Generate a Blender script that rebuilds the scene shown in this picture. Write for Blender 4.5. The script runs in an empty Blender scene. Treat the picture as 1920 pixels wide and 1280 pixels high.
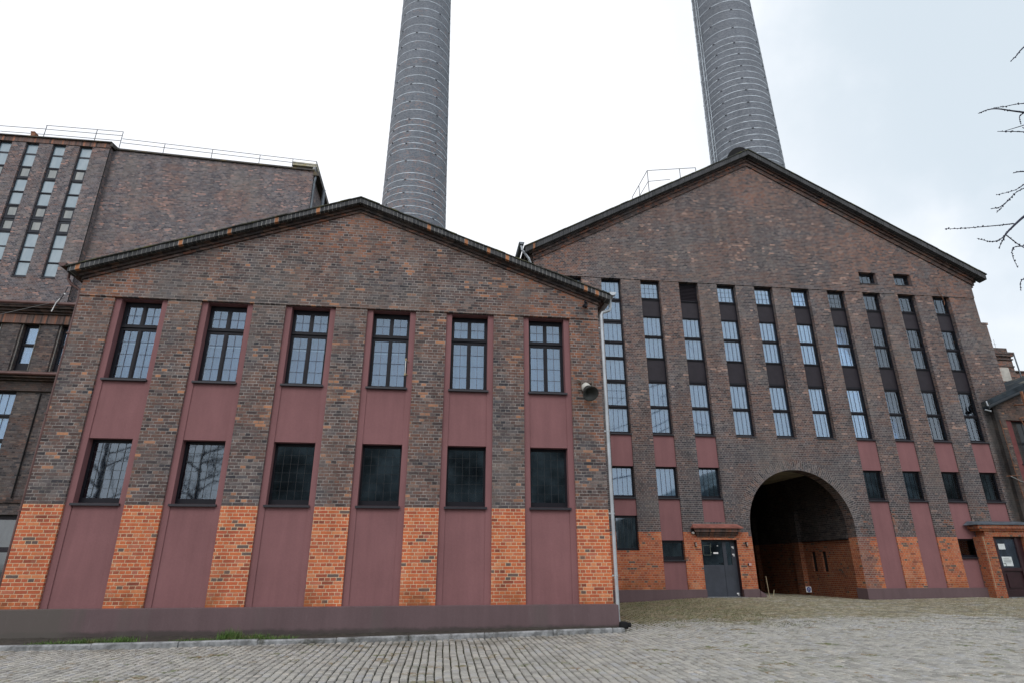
import bpy, bmesh, math, random
from mathutils import Vector, noise as mnoise
RND = random.Random(11)
SC = bpy.context.scene
COL = SC.collection
rad = math.radians

# ------------------------------------------------------------------ nodes
class NT:
    def __init__(s, tree): s.t = tree; s.n = tree.nodes; s.l = tree.links
    def new(s, typ, **kw):
        n = s.n.new(typ)
        for k, v in kw.items(): setattr(n, k, v)
        return n
    def put(s, sock, v):
        if v is None: return
        if isinstance(v, bpy.types.NodeSocket): s.l.new(v, sock)
        else:
            if isinstance(v, (tuple, list)) and len(v) == 3 and sock.type == 'RGBA': v = (*v, 1)
            sock.default_value = v
    def m(s, op, a, b=None, c=None, clamp=False):
        n = s.new('ShaderNodeMath', operation=op); n.use_clamp = clamp
        s.put(n.inputs[0], a); s.put(n.inputs[1], b); s.put(n.inputs[2], c)
        return n.outputs[0]
    def mix(s, f, a, b, blend='MIX'):
        n = s.new('ShaderNodeMix', data_type='RGBA', blend_type=blend)
        s.put(n.inputs[0], f); s.put(n.inputs[6], a); s.put(n.inputs[7], b)
        return n.outputs[2]
    def mixf(s, f, a, b):
        n = s.new('ShaderNodeMix', data_type='FLOAT')
        s.put(n.inputs[0], f); s.put(n.inputs[2], a); s.put(n.inputs[3], b)
        return n.outputs[0]
    def ss(s, v, lo, hi):
        n = s.new('ShaderNodeMapRange', interpolation_type='SMOOTHSTEP')
        s.put(n.inputs[0], v); n.inputs[1].default_value = lo; n.inputs[2].default_value = hi
        return n.outputs[0]
    def comb(s, x, y, z=0.0):
        n = s.new('ShaderNodeCombineXYZ'); s.put(n.inputs[0], x); s.put(n.inputs[1], y); s.put(n.inputs[2], z)
        return n.outputs[0]
    def sep(s, v):
        n = s.new('ShaderNodeSeparateXYZ'); s.put(n.inputs[0], v); return n.outputs
    def noise(s, vec, scale, detail=3.0, rough=.55):
        n = s.new('ShaderNodeTexNoise'); s.put(n.inputs['Vector'], vec); n.inputs['Scale'].default_value = scale
        n.inputs['Detail'].default_value = detail; n.inputs['Roughness'].default_value = rough
        return n.outputs[0]
    def white(s, vec):
        n = s.new('ShaderNodeTexWhiteNoise', noise_dimensions='3D'); s.put(n.inputs['Vector'], vec)
        return n.outputs
    def ramp(s, f, stops, interp='LINEAR'):
        n = s.new('ShaderNodeValToRGB'); cr = n.color_ramp; cr.interpolation = interp
        while len(cr.elements) < len(stops): cr.elements.new(.5)
        for e, (p, c) in zip(cr.elements, stops): e.position = p; e.color = (*c, 1)
        s.put(n.inputs[0], f); return n.outputs[0]

def material(name):
    mt = bpy.data.materials.new(name); mt.use_nodes = True
    t = NT(mt.node_tree); b = t.n['Principled BSDF']
    return mt, t, b

def pos(t):
    return t.new('ShaderNodeNewGeometry').outputs['Position']

CH = 0.0771   # brick course
def brick_core(t, vec):
    """vec: metres along wall, metres up. returns mask, rnd colour separate, centre vector"""
    u, v, _ = t.sep(vec)
    wob = t.noise(t.comb(u, v, 0), 9.0, 1.0)
    v2 = t.m('ADD', v, t.m('MULTIPLY', t.m('SUBTRACT', wob, .5), .007))
    wob2 = t.noise(t.comb(v, u, 3.1), 11.0, 1.0)
    u2 = t.m('ADD', u, t.m('MULTIPLY', t.m('SUBTRACT', wob2, .5), .012))
    rv = t.m('DIVIDE', v2, CH); row = t.m('FLOOR', rv); fv = t.m('SUBTRACT', rv, row)
    head = t.m('FLOORED_MODULO', row, 2.0)
    ln = t.mixf(head, .2565, .12825)
    four = t.m('FLOORED_MODULO', row, 4.0)
    sh = t.m('MULTIPLY', t.m('GREATER_THAN', four, 1.5), .12825)
    sh = t.m('ADD', t.mixf(head, sh, .0641), t.m('MULTIPLY', t.white(t.comb(row, 7.0, 0))[0], .02))
    ru = t.m('DIVIDE', t.m('ADD', u2, sh), ln); col = t.m('FLOOR', ru); fu = t.m('SUBTRACT', ru, col)
    du = t.m('MULTIPLY', t.m('MINIMUM', fu, t.m('SUBTRACT', 1.0, fu)), ln)
    dv = t.m('MULTIPLY', t.m('MINIMUM', fv, t.m('SUBTRACT', 1.0, fv)), CH)
    d = t.m('MINIMUM', du, dv)
    w = t.noise(t.comb(u, v, 9.0), 40.0, 1.0)
    d = t.m('ADD', d, t.m('MULTIPLY', t.m('SUBTRACT', w, .5), .006))
    mask = t.ss(d, .0042, .0095)
    wn = t.white(t.comb(col, row, head))
    cen = t.comb(t.m('MULTIPLY', col, ln), t.m('MULTIPLY', row, CH), 0.0)
    return mask, wn, cen

DARK = [(0, (.032, .032, .040)), (.2, (.062, .056, .062)), (.42, (.102, .077, .074)), (.62, (.080, .076, .085)), (.82, (.135, .115, .115)), (1, (.185, .150, .135))]
DARK2 = [(0, (.046, .034, .034)), (.25, (.105, .062, .053)), (.5, (.170, .086, .064)), (.75, (.105, .077, .074)), (1, (.235, .125, .088))]
ORNG = [(0, (.20, .055, .035)), (.08, (.34, .085, .045)), (.35, (.47, .112, .046)), (.6, (.53, .150, .056)), (.8, (.40, .09, .046)), (.93, (.58, .21, .09)), (1, (.38, .11, .075))]

def brick_mat(name, thr=-100.0, thr2=None, split=20.6, uv=False, warm=.5, hot=.62, gain=1.0, redband=None, mortar=(.31, .285, .265),
              mortar_o=(.57, .41, .27), blotf=.45, mdark=.45, reds=(), sootlow=False, soot=None, plain=0.0, hotc=(.40, .19, .105), dirtbase=None):
    mt, t, b = material(name)
    p = pos(t); x, y, z = t.sep(p)
    if uv:
        vec = t.new('ShaderNodeUVMap').outputs[0]
    else:
        nx = t.sep(t.new('ShaderNodeNewGeometry').outputs['True Normal'])[0]
        isx = t.m('GREATER_THAN', t.m('ABSOLUTE', nx), .6)
        vec = t.comb(t.mixf(isx, x, t.m('ADD', y, .03)), z, 0)
    mask, wn, cen = brick_core(t, vec)
    r1 = wn[0]; rc = t.sep(wn[1]); r2, r3 = rc[1], rc[2]
    macro = t.noise(p, .55, 3.0, .6)
    macro2 = t.noise(t.comb(x, y, t.m('MULTIPLY', z, .5)), 1.7, 3.0, .6)
    rowp = t.noise(t.comb(t.m('MULTIPLY', x, .35), y, t.m('MULTIPLY', z, 3.0)), 1.0, 2.0, .5)
    wf = t.ss(t.m('ADD', t.m('MULTIPLY', macro, .65), t.m('MULTIPLY', rowp, .35)), .59 - warm * .3, .70 - warm * .3)
    wf = t.m('ADD', t.m('MULTIPLY', wf, .75), t.m('MULTIPLY', t.m('GREATER_THAN', r3, .72), .25), clamp=True)
    fine0 = t.noise(p, 7.0, 3.0, .6)
    cd = t.mix(wf, t.ramp(r1, DARK), t.ramp(r1, DARK2))
    blot = t.noise(t.comb(t.m('MULTIPLY', x, 14.0), t.m('MULTIPLY', y, 14.0), t.m('MULTIPLY', z, 22.0)), 1.0, 3.0, .65)
    cd = t.mix(t.m('MULTIPLY', t.ss(blot, .5, .68), blotf), cd, (.045, .042, .045))
    cd = t.mix(t.m('MULTIPLY', t.ss(blot, .46, .30), blotf), cd, (.20, .150, .125))
    # patches of lighter orange brick
    clus = t.noise(cen, 1.3, 2.0, .6)
    sc = t.m('ADD', t.m('MULTIPLY', clus, .55), t.m('MULTIPLY', r2, .45))
    cd = t.mix(t.m('MULTIPLY', t.m('GREATER_THAN', sc, hot), t.m('ADD', .45, t.m('MULTIPLY', r3, .5))), cd, hotc)
    if redband:
        z0, z1 = redband
        rb = t.m('MULTIPLY', t.ss(z, z0, z1), t.ss(macro2, .3, .6))
        cd = t.mix(t.m('MULTIPLY', rb, .85), cd, t.ramp(r1, DARK2))
    for (rx, rz, rr_, amt) in reds:
        dd = t.m('SQRT', t.m('ADD', t.m('POWER', t.m('ABSOLUTE', t.m('SUBTRACT', x, rx)), 2.0), t.m('POWER', t.m('ABSOLUTE', t.m('SUBTRACT', z, rz)), 2.0)))
        mk_ = t.m('MULTIPLY', t.ss(t.m('ADD', dd, t.m('MULTIPLY', t.m('SUBTRACT', macro2, .5), rr_ * 2.2)), rr_, rr_ * .35), t.ss(fine0, .3, .55))
        rc_ = t.mix(t.m('GREATER_THAN', r3, .6), t.ramp(r1, DARK2), (.30, .115, .06))
        cd = t.mix(t.m('MULTIPLY', mk_, amt), cd, rc_)
    if sootlow:
        cd = t.mix(t.m('MULTIPLY', t.ss(t.m('ADD', z, t.m('MULTIPLY', macro, 3.0)), 8.6, 5.6), .42), cd, (.062, .062, .070))
        mk_ = t.m('MULTIPLY', t.m('MULTIPLY', t.ss(z, 1.9, 2.3), t.ss(z, 3.5, 2.6)), t.m('GREATER_THAN', x, 25.0))
        cd = t.mix(t.m('MULTIPLY', mk_, t.m('MULTIPLY', t.m('GREATER_THAN', r3, .62), t.ss(macro2, .42, .6))), cd, (.26, .10, .055))
        cd = t.mix(t.m('MULTIPLY', mk_, t.m('MULTIPLY', t.m('LESS_THAN', r3, .4), .75)), cd, (.03, .028, .028))
    mo = t.mix(t.ss(t.m('ADD', t.m('MULTIPLY', macro2, .5), t.m('MULTIPLY', fine0, .5)), .38, .6), mortar, tuple(c * mdark for c in mortar))
    cd = t.mix(mask, mo, cd)
    col = cd
    if thr > -50:
        co = t.ramp(r1, ORNG)
        co = t.mix(t.m('GREATER_THAN', r2, .955), co, (.12, .085, .075))
        dirt = t.ss(t.noise(t.comb(x, y, z), 2.3, 3.0, .6), .5, .8)
        co = t.mix(t.m('MULTIPLY', dirt, .35), co, (.30, .12, .07))
        co = t.mix(t.m('MULTIPLY', t.ss(t.noise(t.comb(t.m('MULTIPLY', x, 1.3), y, z), 1.9, 5.0, .7), .52, .72), .38), co, (.40, .25, .17))
        mo2 = t.mix(dirt, mortar_o, tuple(c * .7 for c in mortar_o))
        co = t.mix(mask, mo2, co)
        if dirtbase is not None:
            lowm = t.m('MULTIPLY', t.ss(z, .55, .0), t.ss(macro2, .38, .6))
            co = t.mix(t.m('MULTIPLY', lowm, dirtbase), co, (.24, .085, .03))
        if thr2 is None: isO = t.m('LESS_THAN', z, thr)
        else:
            th = t.mixf(t.m('GREATER_THAN', x, split), thr, thr2)
            isO = t.m('LESS_THAN', z, th)
            # ragged dark toothing beside the archway
            tooth = t.m('MULTIPLY', t.m('LESS_THAN', x, t.m('ADD', 25.62, t.m('MULTIPLY', r3, .5))), t.m('GREATER_THAN', x, 25.0))
            tooth = t.m('MULTIPLY', tooth, t.m('LESS_THAN', y, 8.7))
            tooth = t.m('MULTIPLY', tooth, t.m('GREATER_THAN', t.m('ADD', z, t.m('MULTIPLY', r1, .8)), .4))
            isO = t.m('MULTIPLY', isO, t.m('SUBTRACT', 1.0, t.m('MULTIPLY', tooth, .62)))
        col = t.mix(isO, cd, co)
    if soot:
        x0, x1, z0, z1 = soot
        mk = t.m('MULTIPLY', t.ss(x, x0, x0 + .35), t.ss(x, x1, x1 - .3))
        mk = t.m('MULTIPLY', mk, t.m('MULTIPLY', t.ss(z, z0, z0 + .2), t.ss(z, z1, z1 - 1.6)))
        mk = t.m('MULTIPLY', mk, t.ss(macro2, .12, .38))
        col = t.mix(t.m('MULTIPLY', mk, .86), col, (.012, .013, .014))
    dust = t.m('MULTIPLY', t.ss(t.noise(t.comb(t.m('MULTIPLY', x, .8), t.m('MULTIPLY', y, .8), t.m('MULTIPLY', z, .45)), .8, 4.0, .6), .48, .66), .30)
    col = t.mix(t.m('MULTIPLY', dust, t.m('GREATER_THAN', z, 2.2)), col, (.175, .155, .14))
    fine = t.noise(p, 38.0, 3.0, .65)
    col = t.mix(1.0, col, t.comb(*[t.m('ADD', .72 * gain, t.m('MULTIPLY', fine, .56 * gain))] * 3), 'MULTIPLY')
    wash = t.noise(t.comb(t.m('MULTIPLY', x, 3.0), y, t.m('MULTIPLY', z, .35)), 1.0, 3.0, .6)
    col = t.mix(1.0, col, t.comb(*[t.m('ADD', .66, t.m('MULTIPLY', wash, .68))] * 3), 'MULTIPLY')
    t.l.new(col, b.inputs['Base Color'])
    b.inputs['Roughness'].default_value = .85
    b.inputs['Specular IOR Level'].default_value = .3
    bp_ = t.new('ShaderNodeBump'); bp_.inputs['Distance'].default_value = .006; bp_.inputs['Strength'].default_value = .8
    hh = t.m('ADD', mask, t.m('MULTIPLY', fine, .35)); hh = t.m('ADD', hh, t.m('MULTIPLY', r3, .35))
    t.l.new(hh, bp_.inputs['Height']); t.l.new(bp_.outputs[0], b.inputs['Normal'])
    return mt

def soldier_mat(name, pitch, axis, c=DARK, hot=.9, mortar=(.30, .28, .25), dirt=.5, hotc=(.40, .17, .08)):
    """upright bricks laid side by side along an axis"""
    mt, t, b = material(name); p = pos(t); x, y, z = t.sep(p); a = x if axis == 'x' else y
    r = t.m('DIVIDE', a, pitch); k = t.m('FLOOR', r); f = t.m('SUBTRACT', r, k)
    d = t.m('MULTIPLY', t.m('MINIMUM', f, t.m('SUBTRACT', 1.0, f)), pitch)
    mask = t.ss(d, .003, .008)
    wn = t.white(t.comb(k, 3.0, 5.0)); r1 = wn[0]; rc = t.sep(wn[1])
    col = t.ramp(r1, c)
    col = t.mix(t.m('GREATER_THAN', rc[1], hot), col, hotc)
    n = t.noise(p, 2.0, 3.0)
    col = t.mix(mask, t.mix(t.ss(n, .35, .7), mortar, tuple(q * .35 for q in mortar)), col)
    col = t.mix(t.m('MULTIPLY', t.ss(t.noise(p, 1.1, 4.0), .45, .7), dirt), col, (.02, .02, .018))
    t.l.new(col, b.inputs['Base Color']); b.inputs['Roughness'].default_value = .85
    bp_ = t.new('ShaderNodeBump'); bp_.inputs['Distance'].default_value = .006
    t.l.new(mask, bp_.inputs['Height']); t.l.new(bp_.outputs[0], b.inputs['Normal'])
    return mt

def simple(name, c, rough=.6, metal=0.0, var=.15, scale=4.0, spec=.4, bump=0.0, c2=None, streak=False):
    mt, t, b = material(name); p = pos(t)
    v = p
    if streak:
        x, y, z = t.sep(p); v = t.comb(t.m('MULTIPLY', x, 4.0), t.m('MULTIPLY', y, 4.0), t.m('MULTIPLY', z, .5))
    n = t.noise(v, scale, 4.0, .6)
    f = t.ss(n, .3, .7)
    lo = tuple(q * (1 - var) for q in c); hi = tuple(min(1, q * (1 + var)) for q in c)
    col = t.mix(f, lo, hi)
    if c2: col = t.mix(t.ss(t.noise(p, scale * .4, 5.0, .7), .5, .68), col, c2)
    t.l.new(col, b.inputs['Base Color'])
    b.inputs['Roughness'].default_value = rough; b.inputs['Metallic'].default_value = metal
    b.inputs['Specular IOR Level'].default_value = spec
    if bump:
        bp_ = t.new('ShaderNodeBump'); bp_.inputs['Distance'].default_value = bump
        t.l.new(t.noise(p, scale * 12, 3.0), bp_.inputs['Height']); t.l.new(bp_.outputs[0], b.inputs['Normal'])
    return mt

def stucco_mat(name, c, dirtz=None):
    mt, t, b = material(name); p = pos(t); x, y, z = t.sep(p)
    a = t.noise(t.comb(t.m('MULTIPLY', x, 5.0), t.m('MULTIPLY', y, 5.0), t.m('MULTIPLY', z, .5)), 1.0, 4.0, .6)
    bb = t.noise(p, .9, 3.0, .6); cc = t.noise(p, 30.0, 3.0, .6)
    f = t.m('ADD', t.m('ADD', t.m('MULTIPLY', a, .36), t.m('MULTIPLY', bb, .34)), t.m('MULTIPLY', cc, .20))
    f = t.m('ADD', f, .58)
    col = t.mix(1.0, c, t.comb(f, f, f), 'MULTIPLY')
    if dirtz:
        z0, z1, dc = dirtz
        m_ = t.ss(t.m('ADD', t.m('MULTIPLY', t.ss(z, z1, z0), .75), t.m('MULTIPLY', t.noise(t.comb(t.m('MULTIPLY', x, .9), y, t.m('MULTIPLY', z, 1.6)), 2.2, 5.0, .7), .6)), .62, .86)
        col = t.mix(t.m('MULTIPLY', m_, .8), col, dc)
        g = t.m('MULTIPLY', t.ss(t.m('ADD', x, t.m('MULTIPLY', a, .8)), 1.6, .9), t.m('LESS_THAN', y, 2.0))
        col = t.mix(t.m('MULTIPLY', g, .8), col, (.105, .095, .085))
        dr_ = t.m('MULTIPLY', t.ss(t.noise(t.comb(t.m('MULTIPLY', x, 5.0), 0, t.m('MULTIPLY', z, .8)), 1.0, 4.0, .7), .60, .72), t.ss(z, -.5, -.05))
        col = t.mix(t.m('MULTIPLY', dr_, .35), col, (.20, .165, .17))
        g2 = t.m('MULTIPLY', t.ss(t.noise(t.comb(x, 0, 0), .8, 2.0), .55, .65), t.m('LESS_THAN', y, 2.0))
        col = t.mix(t.m('MULTIPLY', g2, .35), col, (.11, .095, .09))
    t.l.new(col, b.inputs['Base Color']); b.inputs['Roughness'].default_value = .8; b.inputs['Specular IOR Level'].default_value = .25
    bp_ = t.new('ShaderNodeBump'); bp_.inputs['Distance'].default_value = .002
    t.l.new(cc, bp_.inputs['Height']); t.l.new(bp_.outputs[0], b.inputs['Normal'])
    return mt

def glass_mat(name, refl=.16, rough=.02, tint=(.75, .85, .9), wav=.0015, gc=(.80, .90, 1.0)):
    mt, t, b = material(name)
    out = t.n['Material Output']
    g = t.new('ShaderNodeBsdfGlossy'); g.inputs['Roughness'].default_value = rough
    g.inputs['Color'].default_value = (*gc, 1)
    tr = t.new('ShaderNodeBsdfTransparent'); tr.inputs[0].default_value = (*tint, 1)
    fr = t.new('ShaderNodeFresnel'); fr.inputs[0].default_value = 1.52
    f = t.m('ADD', t.m('MULTIPLY', fr.outputs[0], 1.6), refl - .07, clamp=True)
    bp_ = t.new('ShaderNodeBump'); bp_.inputs['Distance'].default_value = wav; bp_.inputs['Strength'].default_value = .5
    t.l.new(t.noise(pos(t), 2.2, 2.0), bp_.inputs['Height']); t.l.new(bp_.outputs[0], g.inputs['Normal'])
    mx = t.new('ShaderNodeMixShader'); t.put(mx.inputs[0], f); t.l.new(tr.outputs[0], mx.inputs[1]); t.l.new(g.outputs[0], mx.inputs[2])
    t.l.new(mx.outputs[0], out.inputs[0])
    return mt

def glazed_mat(name, c, c2, rough=.08, spec=.9, grid=None):
    """glass with an obscured back: colour behind, mirror-like coat"""
    mt, t, b = material(name); p = pos(t); x, y, z = t.sep(p)
    n = t.noise(t.comb(t.m('MULTIPLY', x, 2.5), y, t.m('MULTIPLY', z, .8)), 1.2, 2.0)
    col = t.mix(t.ss(n, .35, .65), c, c2)
    t.l.new(col, b.inputs['Base Color']); b.inputs['Roughness'].default_value = rough
    b.inputs['Specular IOR Level'].default_value = spec; b.inputs['IOR'].default_value = 1.6
    bp_ = t.new('ShaderNodeBump'); bp_.inputs['Distance'].default_value = .002; bp_.inputs['Strength'].default_value = .4
    t.l.new(t.noise(p, 2.5, 2.0), bp_.inputs['Height']); t.l.new(bp_.outputs[0], b.inputs['Normal'])
    return mt

def curtain_mat(name, c):
    mt, t, b = material(name); p = pos(t); x, y, z = t.sep(p)
    n = t.noise(t.comb(t.m('MULTIPLY', x, 9.0), y, t.m('MULTIPLY', z, .15)), 1.0, 3.0, .6)
    f = t.m('ADD', .85, t.m('MULTIPLY', n, .28))
    col = t.mix(1.0, c, t.comb(f, f, f), 'MULTIPLY')
    t.l.new(col, b.inputs['Base Color']); b.inputs['Roughness'].default_value = .9
    return mt

M = {}
M['brickA'] = brick_mat('weathered_brick_low_hall', thr=2.16, warm=.55, hot=.715, reds=[(12.2, 5.5, 2.2, .6), (11.5, 8.2, 2.2, .7), (-.3, 7.9, 1.6, .6), (5.8, 9.4, 1.6, .7), (7.0, 4.2, 1.0, .5)], redband=(7.4, 10.0), dirtbase=.8, gain=1.06)
M['brickB'] = brick_mat('weathered_brick_tall_hall', thr=2.07, thr2=1.92, warm=.55, hot=.735, hotc=(.40, .25, .19), blotf=.22, mdark=.75, reds=[(28.6, 15.3, 2.4, .5), (13.2, 13.8, 1.6, .7), (32.6, 13.6, 1.8, .6), (23, 18.6, 1.8, .5), (30.5, 14.2, 1.5, .4)], sootlow=True, redband=(15.0, 20.5), soot=(32.35, 35.0, 2.3, 8.8),
                        mortar=(.29, .265, .26), mortar_o=(.44, .31, .21), dirtbase=.6, gain=.93)
M['brickBring'] = brick_mat('arch_ring_brick', uv=True, warm=.3, hot=.82, gain=.95, mdark=.9, mortar=(.27, .25, .24))
M['brickC'] = brick_mat('weathered_brick_boiler_house', warm=.33, hot=.715, hotc=(.33, .19, .15), blotf=.2, mdark=.8, mortar=(.22, .21, .225), gain=1.15)
M['brickD'] = brick_mat('dark_brick_lower_block', warm=.25, hot=.80, gain=.8, mortar=(.17, .15, .14))
M['brickCorn'] = brick_mat('sooty_cornice_brick', warm=.6, hot=.80, gain=.55, mortar=(.12, .10, .09))
M['brickCornR'] = brick_mat('red_cornice_brick', warm=.8, hot=.66, gain=.75, mortar=(.14, .11, .10), hotc=(.30, .11, .06))
M['brickPorch'] = brick_mat('red_orange_porch_brick', thr=50.0, warm=.5, gain=.66, mortar_o=(.42, .30, .2))
M['brickIn'] = brick_mat('shade_darkened_passage_brick', thr=1.83, warm=.3, hot=.9, gain=.42)  # gain lowered: the dark of the deep passage is put into the brick
M['brickF'] = brick_mat('red_turret_brick', warm=.9, hot=.56, hotc=(.33, .13, .08), gain=.95)
M['brickOpp'] = simple('opposite_grey_render', (.24, .29, .30), .9, var=.75, scale=.35)
M['soldierA'] = soldier_mat('soldier_course_rake', .104, 'x', hot=.965, c=[(0, (.03, .032, .036)), (1, (.075, .075, .08))], mortar=(.42, .42, .40), dirt=.35)
M['soldierB'] = soldier_mat('soldier_course_tall_rake', .104, 'x', hot=.995, c=[(0, (.028, .03, .034)), (1, (.06, .06, .066))], mortar=(.16, .17, .16), dirt=.6)
M['soldierR'] = soldier_mat('red_soldier_course', .0771, 'x', c=DARK2, hot=.80, hotc=(.24, .10, .06), mortar=(.16, .12, .1), dirt=.55)
M['stucco'] = stucco_mat('oxide_red_stucco', (.212, .101, .105, 1))
M['plinth'] = stucco_mat('dark_red_plinth_paint', (.125, .084, .089, 1), dirtz=(-.60, -.22, (.055, .048, .044)))
M['frame'] = simple('dark_window_frame_paint', (.011, .011, .016), .45, var=.1, spec=.2)
M['frameG'] = simple('grey_brown_window_frame', (.030, .034, .044), .5, var=.1, spec=.2)
M['sill'] = simple('dark_metal_sill', (.024, .023, .030), .4, var=.1)
M['panelD'] = simple('dark_spandrel_panel', (.026, .022, .028), .5, var=.12, spec=.2)
M['lead'] = simple('glazing_bar_grey', (.032, .038, .044), .5)
M['leadU'] = simple('pale_glazing_bar', (.10, .12, .16), .5)
M['curtainB'] = curtain_mat('blue_grey_curtain', (.23, .29, .37, 1))
M['glassU'] = glass_mat('clear_upper_glass', .10, wav=.0004, gc=(.72, .84, 1.0))
M['glassL'] = glass_mat('dark_reflective_glass', .115, .03, (.35, .42, .48), .0015)
M['glassB'] = glass_mat('tall_window_glass', .115, .03, (.76, .84, .90), wav=.0008, gc=(.74, .87, 1.0))
M['glassC'] = glazed_mat('frosted_tower_glass', (.175, .25, .30), (.23, .30, .345), rough=.12)
M['glassV'] = glazed_mat('dull_vent_glass', (.12, .14, .14), (.19, .20, .19), rough=.2)
M['curtain'] = curtain_mat('pale_blue_grey_curtain', (.215, .27, .41, 1))
M['blind'] = curtain_mat('white_blind', (.33, .42, .57, 1))
M['room'] = simple('dim_room_backing', (.10, .13, .17), .9)
M['roofing'] = simple('black_bitumen_roofing', (.030, .032, .026), .8, var=.3, scale=6, c2=(.10, .10, .035))
M['rust'] = simple('rusty_steel', (.20, .085, .045), .8, var=.35, scale=9)
M['redpipe'] = simple('red_brown_painted_pipe', (.105, .050, .045), .5, var=.2)
M['zinc'] = simple('weathered_zinc', (.42, .45, .48), .45, metal=.35, var=.12, scale=3)
M['zincD'] = simple('dark_zinc_flashing', (.12, .14, .16), .5, metal=.2, var=.25, scale=3)
M['steel'] = simple('grey_steel_rail', (.09, .095, .11), .6, var=.2)
M['band'] = simple('pale_steel_band', (.42, .47, .52), .5, var=.35, scale=1.2)
M['black'] = simple('black_void', (.006, .006, .007), .9)
M['white'] = simple('white_plastic', (.72, .72, .72), .5)
M['concrete'] = simple('grey_kerb_concrete', (.24, .245, .25), .85, var=.4, scale=7, c2=(.075, .075, .065), bump=.004)
M['concreteD'] = simple('mossy_concrete_slab', (.33, .31, .24), .85, var=.3, scale=3, c2=(.30, .24, .07))
M['doorG'] = simple('anthracite_door_metal', (.045, .051, .066), .45, var=.12)
M['doorR'] = simple('dark_red_door_paint', (.030, .012, .015), .4, var=.2)
M['bark'] = simple('larch_bark', (.030, .032, .055), .9, var=.3, scale=20)
M['plaster'] = simple('beige_ceiling_plaster', (.50, .43, .31), .9, var=.3, scale=2)
M['turf'] = simple('opposite_dark_foliage', (.03, .035, .025), .9, var=.4, scale=2)

# chimney brick: radial wrap, blue of haze and sky mixed into the colours
def chimney_mat():
    mt, t, b = material('haze_tinted_chimney_brick')
    vec = t.new('ShaderNodeUVMap').outputs[0]
    mask, wn, cen = brick_core(t, vec)
    rc = t.sep(wn[1]); p = pos(t); z = t.sep(p)[2]
    col = t.ramp(wn[0], [(0, (.080, .092, .112)), (.5, (.122, .136, .160)), (1, (.175, .185, .205))])
    cl = t.noise(cen, .75, 3.0, .65)
    low = t.ss(z, 62.0, 38.0)
    s_ = t.m('ADD', t.m('ADD', t.m('MULTIPLY', cl, .6), t.m('MULTIPLY', rc[1], .3)), t.m('MULTIPLY', low, .10))
    red = t.m('MULTIPLY', t.m('GREATER_THAN', s_, .635), t.m('LESS_THAN', t.sep(p)[0], 20.0))
    zz_ = t.noise(t.comb(0, 0, t.m('MULTIPLY', z, .45)), 1.0, 2.0)
    zz_ = t.m('ADD', .72, t.m('MULTIPLY', zz_, .6)); col = t.mix(1.0, col, t.comb(zz_, zz_, zz_), 'MULTIPLY')
    col = t.mix(t.m('MULTIPLY', red, .75), col, (.25, .165, .145))
    col = t.mix(mask, (.135, .148, .17), col)
    st = t.noise(t.comb(t.m('MULTIPLY', t.sep(vec)[0], .7), t.m('MULTIPLY', z, .12), 0), 1.0, 4.0, .6)
    f = t.m('ADD', .7, t.m('MULTIPLY', st, .6))
    col = t.mix(1.0, col, t.comb(f, f, f), 'MULTIPLY')
    t.l.new(col, b.inputs['Base Color']); b.inputs['Roughness'].default_value = .85
    return mt
M['chimney'] = chimney_mat()

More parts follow.
